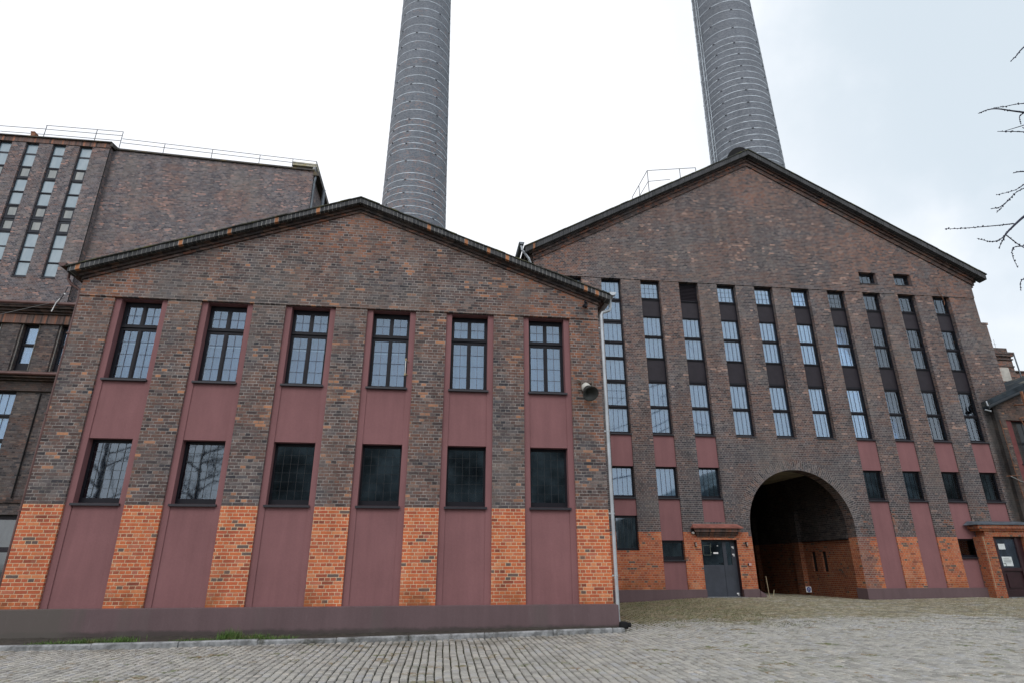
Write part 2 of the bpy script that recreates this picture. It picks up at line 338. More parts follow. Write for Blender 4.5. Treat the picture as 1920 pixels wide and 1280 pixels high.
# ------------------------------------------------------------------ meshes
class MB:
    def __init__(s): s.v = []; s.f = []; s.uv = {}
    def add(s, vs, fs):
        o = len(s.v); s.v += [tuple(v) for v in vs]; s.f += [tuple(i + o for i in f) for f in fs]
    def quad(s, a, b, c, d): s.add([a, b, c, d], [(0, 1, 2, 3)])
    def poly(s, pts): s.add(pts, [tuple(range(len(pts)))])
    def box(s, x0, x1, y0, y1, z0, z1):
        s.add([(x0, y0, z0), (x1, y0, z0), (x1, y1, z0), (x0, y1, z0), (x0, y0, z1), (x1, y0, z1), (x1, y1, z1), (x0, y1, z1)],
              [(0, 3, 2, 1), (4, 5, 6, 7), (0, 1, 5, 4), (1, 2, 6, 5), (2, 3, 7, 6), (3, 0, 4, 7)])
    def prism(s, prof, y0, y1):
        """closed x,z profile pushed along y"""
        n = len(prof)
        s.add([(x, y0, z) for x, z in prof] + [(x, y1, z) for x, z in prof],
              [tuple(range(n - 1, -1, -1)), tuple(range(n, 2 * n))] + [(i, (i + 1) % n, n + (i + 1) % n, n + i) for i in range(n)])
    def tube(s, pts, r, n=8, cap=True):
        pts = [Vector(p) for p in pts]; rs = r if isinstance(r, (list, tuple)) else [r] * len(pts)
        rings = []; u = None
        for i, p in enumerate(pts):
            d = (pts[min(i + 1, len(pts) - 1)] - pts[max(i - 1, 0)]).normalized()
            if u is None: u = d.orthogonal().normalized()
            else: u = (u - d * u.dot(d)).normalized()
            w = d.cross(u)
            rings.append([p + (u * math.cos(2 * math.pi * k / n) + w * math.sin(2 * math.pi * k / n)) * rs[i] for k in range(n)])
        vs = [q for rg in rings for q in rg]; fs = []
        for i in range(len(pts) - 1):
            for k in range(n):
                k2 = (k + 1) % n; fs.append((i * n + k, i * n + k2, (i + 1) * n + k2, (i + 1) * n + k))
        if cap: fs += [tuple(range(n - 1, -1, -1)), tuple((len(pts) - 1) * n + k for k in range(n))]
        s.add(vs, fs)
    def lathe(s, prof, origin, axis, n=24):
        """prof: (dist along axis, radius)"""
        o = Vector(origin); a = Vector(axis).normalized(); u = a.orthogonal().normalized(); w = a.cross(u)
        vs = []; fs = []
        for h, r in prof:
            vs += [o + a * h + (u * math.cos(2 * math.pi * k / n) + w * math.sin(2 * math.pi * k / n)) * r for k in range(n)]
        for i in range(len(prof) - 1):
            for k in range(n):
                k2 = (k + 1) % n; fs.append((i * n + k, i * n + k2, (i + 1) * n + k2, (i + 1) * n + k))
        s.add(vs, fs)
    def grid(s, us, vs_, holes, at, depth=None):
        """rectangular sheet in u,v with rectangular holes; at(u,v,d)->xyz; reveals of given depth"""
        for i in range(len(us) - 1):
            for j in range(len(vs_) - 1):
                cu, cv = (us[i] + us[i + 1]) / 2, (vs_[j] + vs_[j + 1]) / 2
                if any(h[0] < cu < h[1] and h[2] < cv < h[3] for h in holes): continue
                s.quad(at(us[i], vs_[j], 0), at(us[i + 1], vs_[j], 0), at(us[i + 1], vs_[j + 1], 0), at(us[i], vs_[j + 1], 0))
        if depth:
            for a, b_, c, d in holes:
                for (p, q) in (((a, c), (b_, c)), ((b_, c), (b_, d)), ((b_, d), (a, d)), ((a, d), (a, c))):
                    s.quad(at(*p, 0), at(*q, 0), at(*q, depth), at(*p, depth))
    def sheet(s, x0, x1, z0, z1, y, holes=(), depth=None):
        us = sorted({x0, x1, *[h[0] for h in holes], *[h[1] for h in holes]}); vs_ = sorted({z0, z1, *[h[2] for h in holes], *[h[3] for h in holes]})
        us = [u for u in us if x0 <= u <= x1]; vs_ = [v for v in vs_ if z0 <= v <= z1]
        s.grid(us, vs_, holes, lambda u, v, d: (u, y + d, v), depth)

def link(name, mb, mat, parent=None, loc=(0, 0, 0), smooth=False, fix=True, uvf=None):
    me = bpy.data.meshes.new(name)
    lx, ly, lz = loc
    me.from_pydata([(x - lx, y - ly, z - lz) for x, y, z in mb.v], [], mb.f)
    if fix:
        bm = bmesh.new(); bm.from_mesh(me); bmesh.ops.recalc_face_normals(bm, faces=bm.faces); bm.to_mesh(me); bm.free()
    if uvf:
        ul = me.uv_layers.new(name='UVMap')
        for poly in me.polygons:
            for li in poly.loop_indices:
                ul.data[li].uv = uvf(me.vertices[me.loops[li].vertex_index].co + Vector(loc), poly)
    me.materials.append(mat)
    if smooth: me.polygons.foreach_set('use_smooth', [True] * len(me.polygons))
    me.update()
    o = bpy.data.objects.new(name, me); COL.objects.link(o)
    if parent is not None: o.parent = parent
    else: o.location = loc
    return o

class Thing:
    def __init__(s, name, label, cat, loc, group=None):
        s.loc = loc
        s.o = bpy.data.objects.new(name, None); COL.objects.link(s.o); s.o.location = loc
        s.o.empty_display_size = .3
        s.o['label'] = label; s.o['category'] = cat
        if group: s.o['group'] = group
    def part(s, name, mb, mat, parent=None, **kw):
        """parent: a part object -> sub-part. meshes given in world metres"""
        o = link(name, mb, mat, parent or s.o, s.loc, **kw)
        return o

def tag(o, label=None, cat=None, group=None, kind=None):
    if label: o['label'] = label
    if cat: o['category'] = cat
    if group: o['group'] = group
    if kind: o['kind'] = kind
    return o

# ------------------------------------------------------------------ windows
def window(T, x0, z0, y, w, h, cells, cols=1, bw=.06, d=.06, fm=None, pane=None, curtain=None, cur=(0, 1), barw=.012, vpane=None, bars_mat=None, cname='curtain', cdist=.16, sill=None, sash=0.0):
    """cells: (z0,z1,kind,nv,nh) in metres above the opening's foot, kind glass/vent/panel/louvre"""
    f = MB(); bars = MB(); x1 = x0 + w
    y1 = y + d
    f.box(x0, x0 + bw, y, y1, z0, z0 + h); f.box(x1 - bw, x1, y, y1, z0, z0 + h)
    f.box(x0 + bw, x1 - bw, y, y1, z0, z0 + cells[0][0]); f.box(x0 + bw, x1 - bw, y, y1, z0 + cells[-1][1], z0 + h)
    for a, b_ in zip(cells, cells[1:]):
        f.box(x0 + bw, x1 - bw, y + .002, y1 - .002, z0 + a[1], z0 + b_[0])
        if b_[0] - a[1] > .09: f.box(x0 + bw * .4, x1 - bw * .4, y - .035, y - .001, z0 + (a[1] + b_[0]) / 2 - .01, z0 + (a[1] + b_[0]) / 2 + .015)
    cw = (w - 2 * bw - (cols - 1) * bw) / cols
    subs = []
    for (a, b_, kind, nv, nh) in cells:
        for c in range(cols):
            cx0 = x0 + bw + c * (cw + bw); cx1 = cx0 + cw
            if c: f.box(cx0 - bw, cx0, y - .004, y1 - .004, z0 + a, z0 + b_)
            if kind in ('glass', 'vent'):
                p = MB(); p.box(cx0, cx1, y + d * .5, y + d * .5 + .006, z0 + a, z0 + b_); subs.append(('pane', p, pane if kind == 'glass' else (vpane or pane)))
                if kind == 'vent':
                    f.box(cx0 + .002, cx0 + .07, y - .01, y1 - .01, z0 + a, z0 + b_); f.box(cx1 - .07, cx1 - .002, y - .01, y1 - .01, z0 + a, z0 + b_)
                    f.box(cx0 + .07, cx1 - .07, y - .01, y1 - .01, z0 + a, z0 + a + .06)
                if sash:
                    f.box(cx0 + .001, cx0 + sash, y + .006, y1 - .006, z0 + a, z0 + b_); f.box(cx1 - sash, cx1 - .001, y + .006, y1 - .006, z0 + a, z0 + b_)
                    f.box(cx0 + sash, cx1 - sash, y + .006, y1 - .006, z0 + a + .001, z0 + a + sash); f.box(cx0 + sash, cx1 - sash, y + .006, y1 - .006, z0 + b_ - sash, z0 + b_ - .001)
                for k in range(nv):
                    xc = cx0 + cw * (k + 1) / (nv + 1); bars.box(xc - barw / 2, xc + barw / 2, y + d * .5 - .012, y + d * .5 - .001, z0 + a, z0 + b_)
                for k in range(nh):
                    zc = z0 + a + (b_ - a) * (k + 1) / (nh + 1); bars.box(cx0, cx1, y + d * .5 - .016, y + d * .5 - .013, zc - barw / 2, zc + barw / 2)
            elif kind == 'panel':
                p = MB(); p.box(cx0, cx1, y + .02, y + .05, z0 + a, z0 + b_); subs.append(('panel', p, M['panelD']))
            elif kind == 'louvre':
                p = MB(); nn = 11
                for k in range(nn):
                    zc = z0 + a + (b_ - a) * (k + .1) / nn
                    p.add([(cx0, y, zc), (cx1, y, zc), (cx1, y + .05, zc + .055), (cx0, y + .05, zc + .055), (cx0, y, zc + .008), (cx1, y, zc + .008), (cx1, y + .05, zc + .063), (cx0, y + .05, zc + .063)],
                          [(0, 3, 2, 1), (4, 5, 6, 7), (0, 1, 5, 4), (1, 2, 6, 5), (2, 3, 7, 6), (3, 0, 4, 7)])
                p.box(cx0, cx1, y + .055, y + .07, z0 + a, z0 + b_)
                subs.append(('louvre', p, M['panelD']))
    if bars.v and not bars_mat: f.add(bars.v, bars.f); bars = MB()
    wo = T.part('window', f, fm or M['frame'])
    for nm, p, mt in subs: T.part(nm, p, mt, parent=wo)
    if bars.v: T.part('glazing_bars', bars, bars_mat or fm or M['frame'], parent=wo)
    if curtain:
        cm = MB(); a, b_ = x0 + .02 + (w - .04) * cur[0], x0 + .02 + (w - .04) * cur[1]; n = max(8, int((b_ - a) / .035)); pts = []
        ph = x0 * 7.3
        for i in range(n + 1):
            xx = a + (b_ - a) * i / n
            pts.append((xx, y + d + cdist + .022 * math.sin(i * 1.15 + ph) + .012 * math.sin(i * .47 + ph * 2)))
        for (p, q) in zip(pts, pts[1:]):
            cm.quad((p[0], p[1], z0 + .02), (q[0], q[1], z0 + .02), (q[0], q[1], z0 + h - .02), (p[0], p[1], z0 + h - .02))
        T.part(cname, cm, curtain, parent=wo, smooth=True, fix=False)
    if sill:
        sx0, sx1, sy, st = sill
        sm = MB(); sm.add([(sx0, sy, z0 - st), (sx1, sy, z0 - st), (sx1, y, z0 - st), (sx0, y, z0 - st), (sx0, sy, z0 - st * .15), (sx1, sy, z0 - st * .15), (sx1, y, z0), (sx0, y, z0)],
                          [(0, 3, 2, 1), (4, 5, 6, 7), (0, 1, 5, 4), (1, 2, 6, 5), (2, 3, 7, 6), (3, 0, 4, 7)])
        T.part('sill', sm, M['sill'], parent=wo)
    return wo

# ------------------------------------------------------------------ ground heights
def lerp(a, b, t): return a + (b - a) * t
def pl(x, pts):
    if x <= pts[0][0]: return pts[0][1]
    for (a, va), (b_, vb) in zip(pts, pts[1:]):
        if x <= b_: 
            t = (x - a) / (b_ - a); t = t * t * (3 - 2 * t); return va + (vb - va) * t
    return pts[-1][1]
def ground(x, y):
    f = pl(x, [(2, -.60), (8, -.59), (14, -.56), (24, -.60), (40, -.58)])
    b_ = pl(x, [(10, -.50), (15, -.44), (18.5, -.30), (20.8, -.30), (25, -.42), (30.5, -.36), (40, -.34)])
    t = max(0, min(1, (y + 2.5) / 10.8)); t = t * t * (3 - 2 * t) * .5 + t * .5
    return f + (b_ - f) * t
KERB = [(-7, -1.62), (-2, -1.58), (2.4, -1.5), (4.2, -1.28), (7.3, -1.1), (9.2, -.82), (11, -.58), (12.62, -.36)]
def kerb_y(x):
    for (a, va), (b_, vb) in zip(KERB, KERB[1:]):
        if x <= b_: return va + (vb - va) * max(0, (x - a)) / (b_ - a)
    return None
def kerb_top(x): return pl(x, [(-4, -.51), (5, -.505), (12.6, -.465)])

# ================================================================== LOW HALL (A)
PA, WA = 2.0819, .8105
XL, XR = -.828, 12.492
ZO, ZLA = 2.16, 7.215
A = Thing('brick_hall', 'low gabled brick hall with six red stucco bays and orange pillar bases, nearest at left', 'industrial hall', (5.83, 4.2, -.55))
LOX, HIX = .15, 1.12          # window opening inside a bay
ST_Y, WI_Y = .06, .27
pillars = [(XL, 0.0)] + [(k * PA - WA, k * PA) for k in range(1, 6)] + [(6 * PA - WA, XR)]
for a, b_ in pillars:
    m = MB(); m.box(a, b_, 0, .5, 0, ZLA); A.part('pillar', m, M['brickA'])
for k in range(6):
    x0 = k * PA; x1 = (k + 1) * PA - WA
    m = MB()
    hol = [(x0 + LOX, x0 + HIX, 2.2, 3.67), (x0 + LOX, x0 + HIX, 5.12, ZLA)]
    # outer strips and slightly set back middle field
    g = .022
    for s0, s1 in ((x0, x0 + LOX), (x0 + HIX, x1)):
        m.sheet(s0, s1, 0, ZLA, ST_Y)
    m.sheet(x0 + LOX, x0 + HIX, 0, 2.2, ST_Y + g); m.sheet(x0 + LOX, x0 + HIX, 3.67, 5.12, ST_Y + g)
    for xx in (x0 + LOX, x0 + HIX):
        m.quad((xx, ST_Y, 0), (xx, WI_Y + .02, 0), (xx, WI_Y + .02, ZLA), (xx, ST_Y, ZLA))
    m.quad((x0 + LOX, ST_Y + g, 3.67), (x0 + HIX, ST_Y + g, 3.67), (x0 + HIX, .4, 3.67), (x0 + LOX, .4, 3.67))
    for zz in (2.199, 5.119): m.quad((x0 + LOX, ST_Y + g, zz), (x0 + HIX, ST_Y + g, zz), (x0 + HIX, .4, zz), (x0 + LOX, .4, zz))
    m.box(x0 + .001, x1 - .001, ST_Y + .004, .42, ZLA - .02, ZLA - .003)
    A.part('stucco_bay', m, M['stucco'], fix=False)
    # upper window: transom window, two lights wide
    window(A, x0 + LOX, 5.12, WI_Y, HIX - LOX, ZLA - 5.12, [(.07, 1.33, 'glass', 1, 3), (1.46, ZLA - 5.12 - .12, 'glass', 1, 1)], cols=2, bw=.06, sash=.02,
           pane=M['glassU'], curtain=M['blind'] if k >= 4 else M['curtain'], cdist=.25, barw=.010, bars_mat=M['leadU'], sill=(x0 + LOX - .035, x0 + HIX + .035, -.005, .055))
    window(A, x0 + LOX, 2.2, WI_Y, HIX - LOX, 1.47, [(.13, 1.40, 'glass', 4, 5)], bw=.05, pane=M['glassL'], barw=.0045, bars_mat=M['lead'],
           sill=(x0 + LOX - .035, x0 + HIX + .035, -.005, .06))
    # dim rooms behind the panes
    m = MB(); m.box(x0 + .02, x1 - .02, 1.6, 1.65, 0, 7.1); A.part('room_wall', m, M['room'])
# lamps in upper rooms
for k in range(4):
    x0 = k * PA
    m = MB(); m.box(x0 + LOX + .05, x0 + HIX - .05, .475, .49, 6.14, 6.17)
    o = A.part('lamp_tube', m, None or M['white'])
# gable
m = MB()
AP, RK, EZ = 5.83, .37, 7.61      # apex x, pitch, rake foot height at the corners
def rakeA(x): return 10.10 - RK * abs(x - AP)
m.poly([(XL, -.03, ZLA), (XR, -.03, ZLA), (XR, -.03, rakeA(XR)), (AP, -.03, rakeA(AP)), (XL, -.03, rakeA(XL))])
m.quad((XL, -.03, ZLA), (XR, -.03, ZLA), (XR, .5, ZLA), (XL, .5, ZLA))
for xx in (XL, XR): m.quad((xx, -.03, ZLA), (xx, .5, ZLA), (xx, .5, rakeA(xx)), (xx, -.03, rakeA(xx)))
A.part('gable_wall', m, M['brickA'], fix=False)
m = MB()
m.quad((XL, .5, -.6), (XL, 8.55, -.6), (XL, 8.55, rakeA(XL)), (XL, .5, rakeA(XL)))
m.quad((XR, .5, -.6), (XR, 8.55, -.6), (XR, 8.55, rakeA(XR)), (XR, .5, rakeA(XR)))
m.poly([(XL, 8.55, -.6), (XR, 8.55, -.6), (XR, 8.55, rakeA(XR)), (AP, 8.55, rakeA(AP)), (XL, 8.55, rakeA(XL))])
m.quad((XL, 0, 0), (XL, .5, 0), (XL, .5, ZLA), (XL, 0, ZLA)) if False else None
A.part('side_wall', m, M['brickA'], fix=False)
m = MB(); m.box(XL - .09, XR + .09, -.09, .6, -.9, -.0)
m.add([(XL - .09, -.09, 0), (XR + .09, -.09, 0), (XR + .02, .0, .018), (XL - .02, .0, .018)], [(0, 1, 2, 3)])
A.part('plinth', m, M['plinth'])
def rake(T, ap, rf, xl, xr, bands, y_back):
    """bands: (name, material, y_front, zlow, zhigh, y_back)"""
    for nm, mt, yf, zl, zh, yb in bands:
        m = MB()
        m.prism([(xl, rf(xl) + zl), (ap, rf(ap) + zl), (xr, rf(xr) + zl), (xr, rf(xr) + zh), (ap, rf(ap) + zh), (xl, rf(xl) + zh)], yf, yb)
        T.part(nm, m, mt)
xl, xr = -1.10, 12.80
rake(A, AP, rakeA, XL - .02, XR + .02, [('cornice_band', M['brickCornR'], -.075, -.0, .075, -.03)], 0)
rake(A, AP, rakeA, XL - .08, XR + .08, [('cornice_band', M['brickCorn'], -.13, .077, .15, .0)], 0)
rake(A, AP, rakeA, xl + .16, xr - .16, [('cornice_band', M['brickCorn'], -.20, .152, .175, .0)], 0)
rake(A, AP, rakeA, xl, xr, [('verge_course', M['soldierA'], -.30, .177, .315, .0)], 0)
m = MB()
for s in (-1, 1):
    e = xl - .04 if s < 0 else xr + .04
    n = 26
    for i in range(n):   # sheets of roofing with a slightly uneven edge
        xa = lerp(AP, e, i / n); xb = lerp(AP, e, (i + 1) / n)
        j = RND.uniform(-.006, .010); jy = RND.uniform(-.012, .012)
        za, zb = rakeA(xa) + .318 + j, rakeA(xb) + .318 + j
        m.add([(xa, -.335 + jy, za), (xb, -.335 + jy, zb), (xb, 8.6, zb), (xa, 8.6, za), (xa, -.335 + jy, za + .028), (xb, -.335 + jy, zb + .028), (xb, 8.6, zb + .028), (xa, 8.6, za + .028)],
              [(0, 3, 2, 1), (4, 5, 6, 7), (0, 1, 5, 4), (1, 2, 6, 5), (2, 3, 7, 6), (3, 0, 4, 7)])
m.poly([(XL, 0, rakeA(XL) + .1), (XR, 0, rakeA(XR) + .1), (XR, 8.5, rakeA(XR) + .1), (XL, 8.5, rakeA(XL) + .1)]) if False else None
A.part('roof', m, M['roofing'])
m = MB()   # eaves corbels along the sides
for s, xe in ((-1, XL), (1, XR)):
    m = MB()
    for i, (dx, z0, z1) in enumerate(((.07, 7.60, 7.68), (.14, 7.68, 7.76), (.24, 7.76, 7.84))):
        x0, x1 = (xe - dx, xe + .0) if s < 0 else (xe, xe + dx)
        m.box(x0, x1, .0 - .025 * i, 8.5, z0 + .0, z1 - .0)
    A.part('eaves_corbel', m, M['brickCornR'])
def half_gutter(x, y0, y1, z, r, n=10):
    m = MB(); vs = []
    for yy in (y0, y1):
        for rr in (r, r - .006):
            vs += [(x + rr * math.cos(math.pi + math.pi * k / n), yy, z + rr * math.sin(math.pi + math.pi * k / n)) for k in range(n + 1)]
    q = n + 1; fs = []
    for k in range(n):
        fs += [(k, k + 1, 2 * q + k + 1, 2 * q + k), (q + k, 3 * q + k, 3 * q + k + 1, q + k + 1), (k, q + k, q + k + 1, k + 1)]
    fs.append(tuple(range(n + 1)))   # end stop
    m.add(vs, fs); return m
gl = A.part('gutter', half_gutter(-1.22, -.34, 8.4, 7.93, .10), M['redpipe'], smooth=False, fix=False)
tag(gl, 'red-brown gutter on the left eaves')
gr = A.part('gutter', half_gutter(12.86, -.34, 8.4, 7.92, .10), M['zinc'], smooth=False, fix=False)
tag(gr, 'galvanised gutter on the right eaves')
m = MB(); m.tube([(-1.22, .02, 7.86), (-1.22, .02, 7.66), (-1.12, .03, 7.52), (-.90, .06, 7.38), (-.875, .06, 7.2), (-.875, .06, 4.0), (-.875, .06, -.5)], .034, 10)
for zz in (6.2, 4.2, 2.0): m.box(-.92, -.83, .01, .105, zz, zz + .03)
dp = A.part('downpipe', m, M['redpipe'], smooth=False); tag(dp, 'red-brown downpipe at the left corner')
m = MB()
m.tube([(12.86, -.02, 7.85), (12.86, -.02, 7.62), (12.83, -.02, 7.50), (12.62, -.02, 7.42), (12.585, -.02, 7.34), (12.585, -.02, 7.1), (12.585, -.02, -.12)], .043, 12)
m.tube([(12.585, -.02, -.10), (12.60, -.02, -.36)], .03, 10)
for zz in (6.95, 4.1, 2.05, .62): m.lathe([(0, .052), (.03, .052)], (12.585, -.02, zz), (0, 0, 1), 12); m.box(12.49, 12.585, -.03, -.01, zz, zz + .03)
dpz = A.part('downpipe', m, M['zinc'], smooth=False); tag(dpz, 'galvanised downpipe at the right corner')
m = MB(); m.lathe([(0, .10), (.05, .115), (.13, .10), (.15, .06), (.15, .0)], (12.66, -.16, -.50), (0, 0, 1), 14); m.tube([(12.62, -.1, -.42), (12.8, -.24, -.42)], .05, 10)
A.part('drain_boot', m, M['black'], smooth=False)

# loudspeaker horn on the right pillar
T = Thing('loudspeaker', 'round grey horn loudspeaker bracketed to the right-hand pillar of the low hall', 'loudspeaker', (12.08, 0, 5.0))
m = MB(); ax = Vector((.12, -.85, -.72)).normalized(); o0 = Vector((12.05, -.16, 5.20))
m.lathe([(0, .0), (.0, .075), (.08, .09), (.10, .12), (.20, .14), (.30, .20), (.32, .212), (.318, .195), (.20, .10), (.1, .03), (.1, 0)], o0, ax, 26)
T.part('horn', m, simple('dark_horn_paint', (.05, .052, .05), .5), smooth=True)
m = MB(); m.lathe([(-.13, 0), (-.13, .09), (-.10, .115), (.115, .135)], o0 - ax * .02, ax, 20)
T.part('driver_case', m, simple('pale_case_paint', (.50, .50, .46), .5), smooth=True)
m = MB()
m.box(11.86, 12.27, -.07, -.03, 5.38, 5.42); m.box(11.92, 11.95, -.1, 0, 5.18, 5.42); m.box(12.20, 12.23, -.16, 0, 5.22, 5.42)
m.tube([(11.9, -.06, 5.42), (11.86, -.09, 5.45), (11.82, -.06, 5.46)], .03, 8); m.tube([(12.22, -.06, 5.43), (12.25, -.1, 5.45)], .028, 8)
m.tube([(11.88, -.05, 5.2), (11.84, -.08, 5.17)], .03, 8); m.tube([(12.05, -.02, 5.2), (12.08, -.2, 5.18)], .02, 8)
T.part('bracket', m, simple('grey_brown_bracket', (.16, .13, .11), .7, var=.4, scale=12))
T = Thing('security_camera', 'small black camera on a short arm under the right verge of the low hall', 'camera', (12.1, -.03, 7.62))
m = MB(); m.tube([(12.15, -.03, 7.72), (12.15, -.10, 7.72), (12.14, -.12, 7.66)], .018, 8); m.lathe([(0, 0), (0, .035), (.02, .035), (.02, 0)], (12.15, -.03, 7.72), (0, -1, 0), 10); T.part('arm', m, M['frame'])
m = MB(); m.box(12.10, 12.16, -.22, -.08, 7.50, 7.56)
for i in range(4, 8): pass
m.tube([(12.16, -.06, 7.66), (12.02, -.30, 7.46)], .035, 10); T.part('housing', m, M['frame'])
T = Thing('wall_bracket', 'small white rod bracket beside the fourth upper window of the low hall', 'bracket', (7.34, .06, 5.6))
m = MB(); bx = 3 * PA + HIX - .035
m.tube([(bx, -.10, 5.42), (bx, -.10, 5.82)], .010, 8)
T.part('rod', m, M['white'])
m = MB(); m.tube([(bx + .06, .05, 5.82), (bx, -.10, 5.82)], .012, 8); m.tube([(bx + .06, .05, 5.46), (bx, -.10, 5.46)], .012, 8); m.box(bx - .02, bx + .02, -.125, -.085, 5.80, 5.85); m.box(bx - .02, bx + .02, -.125, -.085, 5.40, 5.45)
T.part('clamp', m, simple('ochre_clamp', (.35, .28, .16), .5))

# ================================================================== TALL HALL (B)
BY = 8.6316; BX0, BP, BW_, BC = 13.3984, 1.8112, .8995, 1.3479
BL, BRt = 12.14, BX0 + 10 * BP + BW_ + BC
SIL, ZLB = 5.92, 12.92
B = Thing('gabled_power_hall', 'tall gabled brick hall with eleven narrow window columns and a round-arched passage', 'industrial hall', (23.0, 20, -.35))
cx = [BX0 + k * BP for k in range(11)]
bounds = [BL] + sum([[c, c + BW_] for c in cx], []) + [BRt]
ARC, AR_, ASZ = 22.98, 2.25, 2.30
DX0, DX1, DZ = 18.61, 20.08, 1.79
for i in range(12):
    a, b_ = bounds[2 * i], bounds[2 * i + 1]
    zb = -.6
    m = MB()
    if i in (5, 6): m.box(a, b_, BY, BY + .45, SIL, ZLB)
    elif i == 3: m.box(a, b_, BY, BY + .45, DZ, ZLB); m.box(a, DX0, BY, BY + .45, zb, DZ)
    elif i == 4: m.box(a, b_, BY, BY + .45, SIL, ZLB)
    elif i == 7: m.box(a, b_, BY, BY + .45, SIL, ZLB)
    elif i == 11: m.box(a, b_, BY, BY + .45, zb, ZLB); m.box(b_, b_ + .27, BY + .002, BY + .45, zb, 11.55); m.box(b_ - .0, b_ + .33, BY - .02, BY + .5, 11.552, 11.66)
    else: m.box(a, b_, BY, BY + .45, zb, ZLB)
    B.part('pillar', m, M['brickB'])
# arch wall between window columns 3 and 7
m = MB(); xa, xb = cx[3] + BW_, cx[7]
m.sheet(xa, DX1, DZ, SIL, BY); m.sheet(DX1, ARC - AR_, -.6, SIL, BY); m.sheet(ARC + AR_, xb, -.6, SIL, BY)
N_ = 40
apts = [(ARC - AR_ * math.cos(math.pi * i / N_), ASZ + AR_ * math.sin(math.pi * i / N_)) for i in range(N_ + 1)]
for p, q in zip(apts, apts[1:]):
    m.quad((p[0], BY, p[1]), (q[0], BY, q[1]), (q[0], BY, SIL), (p[0], BY, SIL))
for xx in (xa, xb): m.quad((xx, BY, -.6 if xx == xb else DZ), (xx, BY + .45, -.6 if xx == xb else DZ), (xx, BY + .45, SIL), (xx, BY, SIL))
m.quad((xa, BY, SIL), (xb, BY, SIL), (xb, BY + .45, SIL), (xa, BY + .45, SIL))
m.quad((DX1, BY, -.6), (DX1, BY + .4, -.6), (DX1, BY + .4, DZ), (DX1, BY, DZ))
B.part('arch_wall', m, M['brickB'], fix=False)
m = MB()
path = [(ARC - AR_, -.6)] + apts + [(ARC + AR_, -.6)]
for p, q in zip(path, path[1:]): m.quad((p[0], BY, p[1]), (q[0], BY, q[1]), (q[0], BY + .53, q[1]), (p[0], BY + .53, p[1]))
arc_len = {}
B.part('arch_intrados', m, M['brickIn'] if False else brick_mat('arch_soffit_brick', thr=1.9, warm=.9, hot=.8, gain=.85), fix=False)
m = MB(); n2 = 60
for i in range(n2):
    a0, a1 = math.pi * i / n2 * 1.0, math.pi * (i + 1) / n2
    P0 = lambda a, r: (ARC - r * math.cos(a), ASZ + r * math.sin(a))
    pts = [P0(a0, AR_), P0(a1, AR_), P0(a1, AR_ + .40), P0(a0, AR_ + .40)]
    m.add([(p[0], BY - .012, p[1]) for p in pts] + [(p[0], BY + .004, p[1]) for p in pts], [(0, 1, 2, 3), (0, 4, 5, 1), (2, 6, 7, 3), (4, 7, 6, 5)])
def ringuv(co, poly):
    a = math.atan2(co.z - ASZ, -(co.x - ARC)); r = math.hypot(co.x - ARC, co.z - ASZ)
    if a < -1e-3: a += 2 * math.pi
    return (r - AR_ + .26 * 40, a * (AR_ + .13))
B.part('arch_ring', m, M['brickBring'], fix=False, uvf=ringuv)
# wall field behind the canopy over the steel door
m = MB(); m.sheet(cx[3] + .0, cx[3] + BW_, DZ, 2.45, BY); m.quad((DX0, BY, DZ), (DX1, BY, DZ), (DX1, BY + .4, DZ), (DX0, BY + .4, DZ))
m.quad((DX0, BY, -.6), (DX0, BY + .4, -.6), (DX0, BY + .4, DZ), (DX0, BY, DZ))
B.part('door_lintel', m, M['brickB'], fix=False)
WY = BY + .18; SY = BY + .05
low0, low1 = 3.37, 4.60
full = [(.10, 1.10, 'glass', 3, 0), (1.24, 2.22, 'glass', 3, 0), (2.38, 3.28, 'panel', 0, 0), (3.38, 4.26, 'glass', 3, 0), (4.40, 5.24, 'glass', 3, 0), (5.34, 6.06, 'panel', 0, 0), (6.20, 6.90, 'glass', 3, 2)]
dense = [(.10, 1.06, 'glass', 3, 0), (1.22, 2.16, 'glass', 3, 2), (2.34, 3.22, 'glass', 3, 0), (3.36, 3.94, 'glass', 3, 0), (4.08, 4.88, 'glass', 3, 0), (5.08, 5.92, 'glass', 3, 0), (6.10, 6.94, 'glass', 3, 0)]
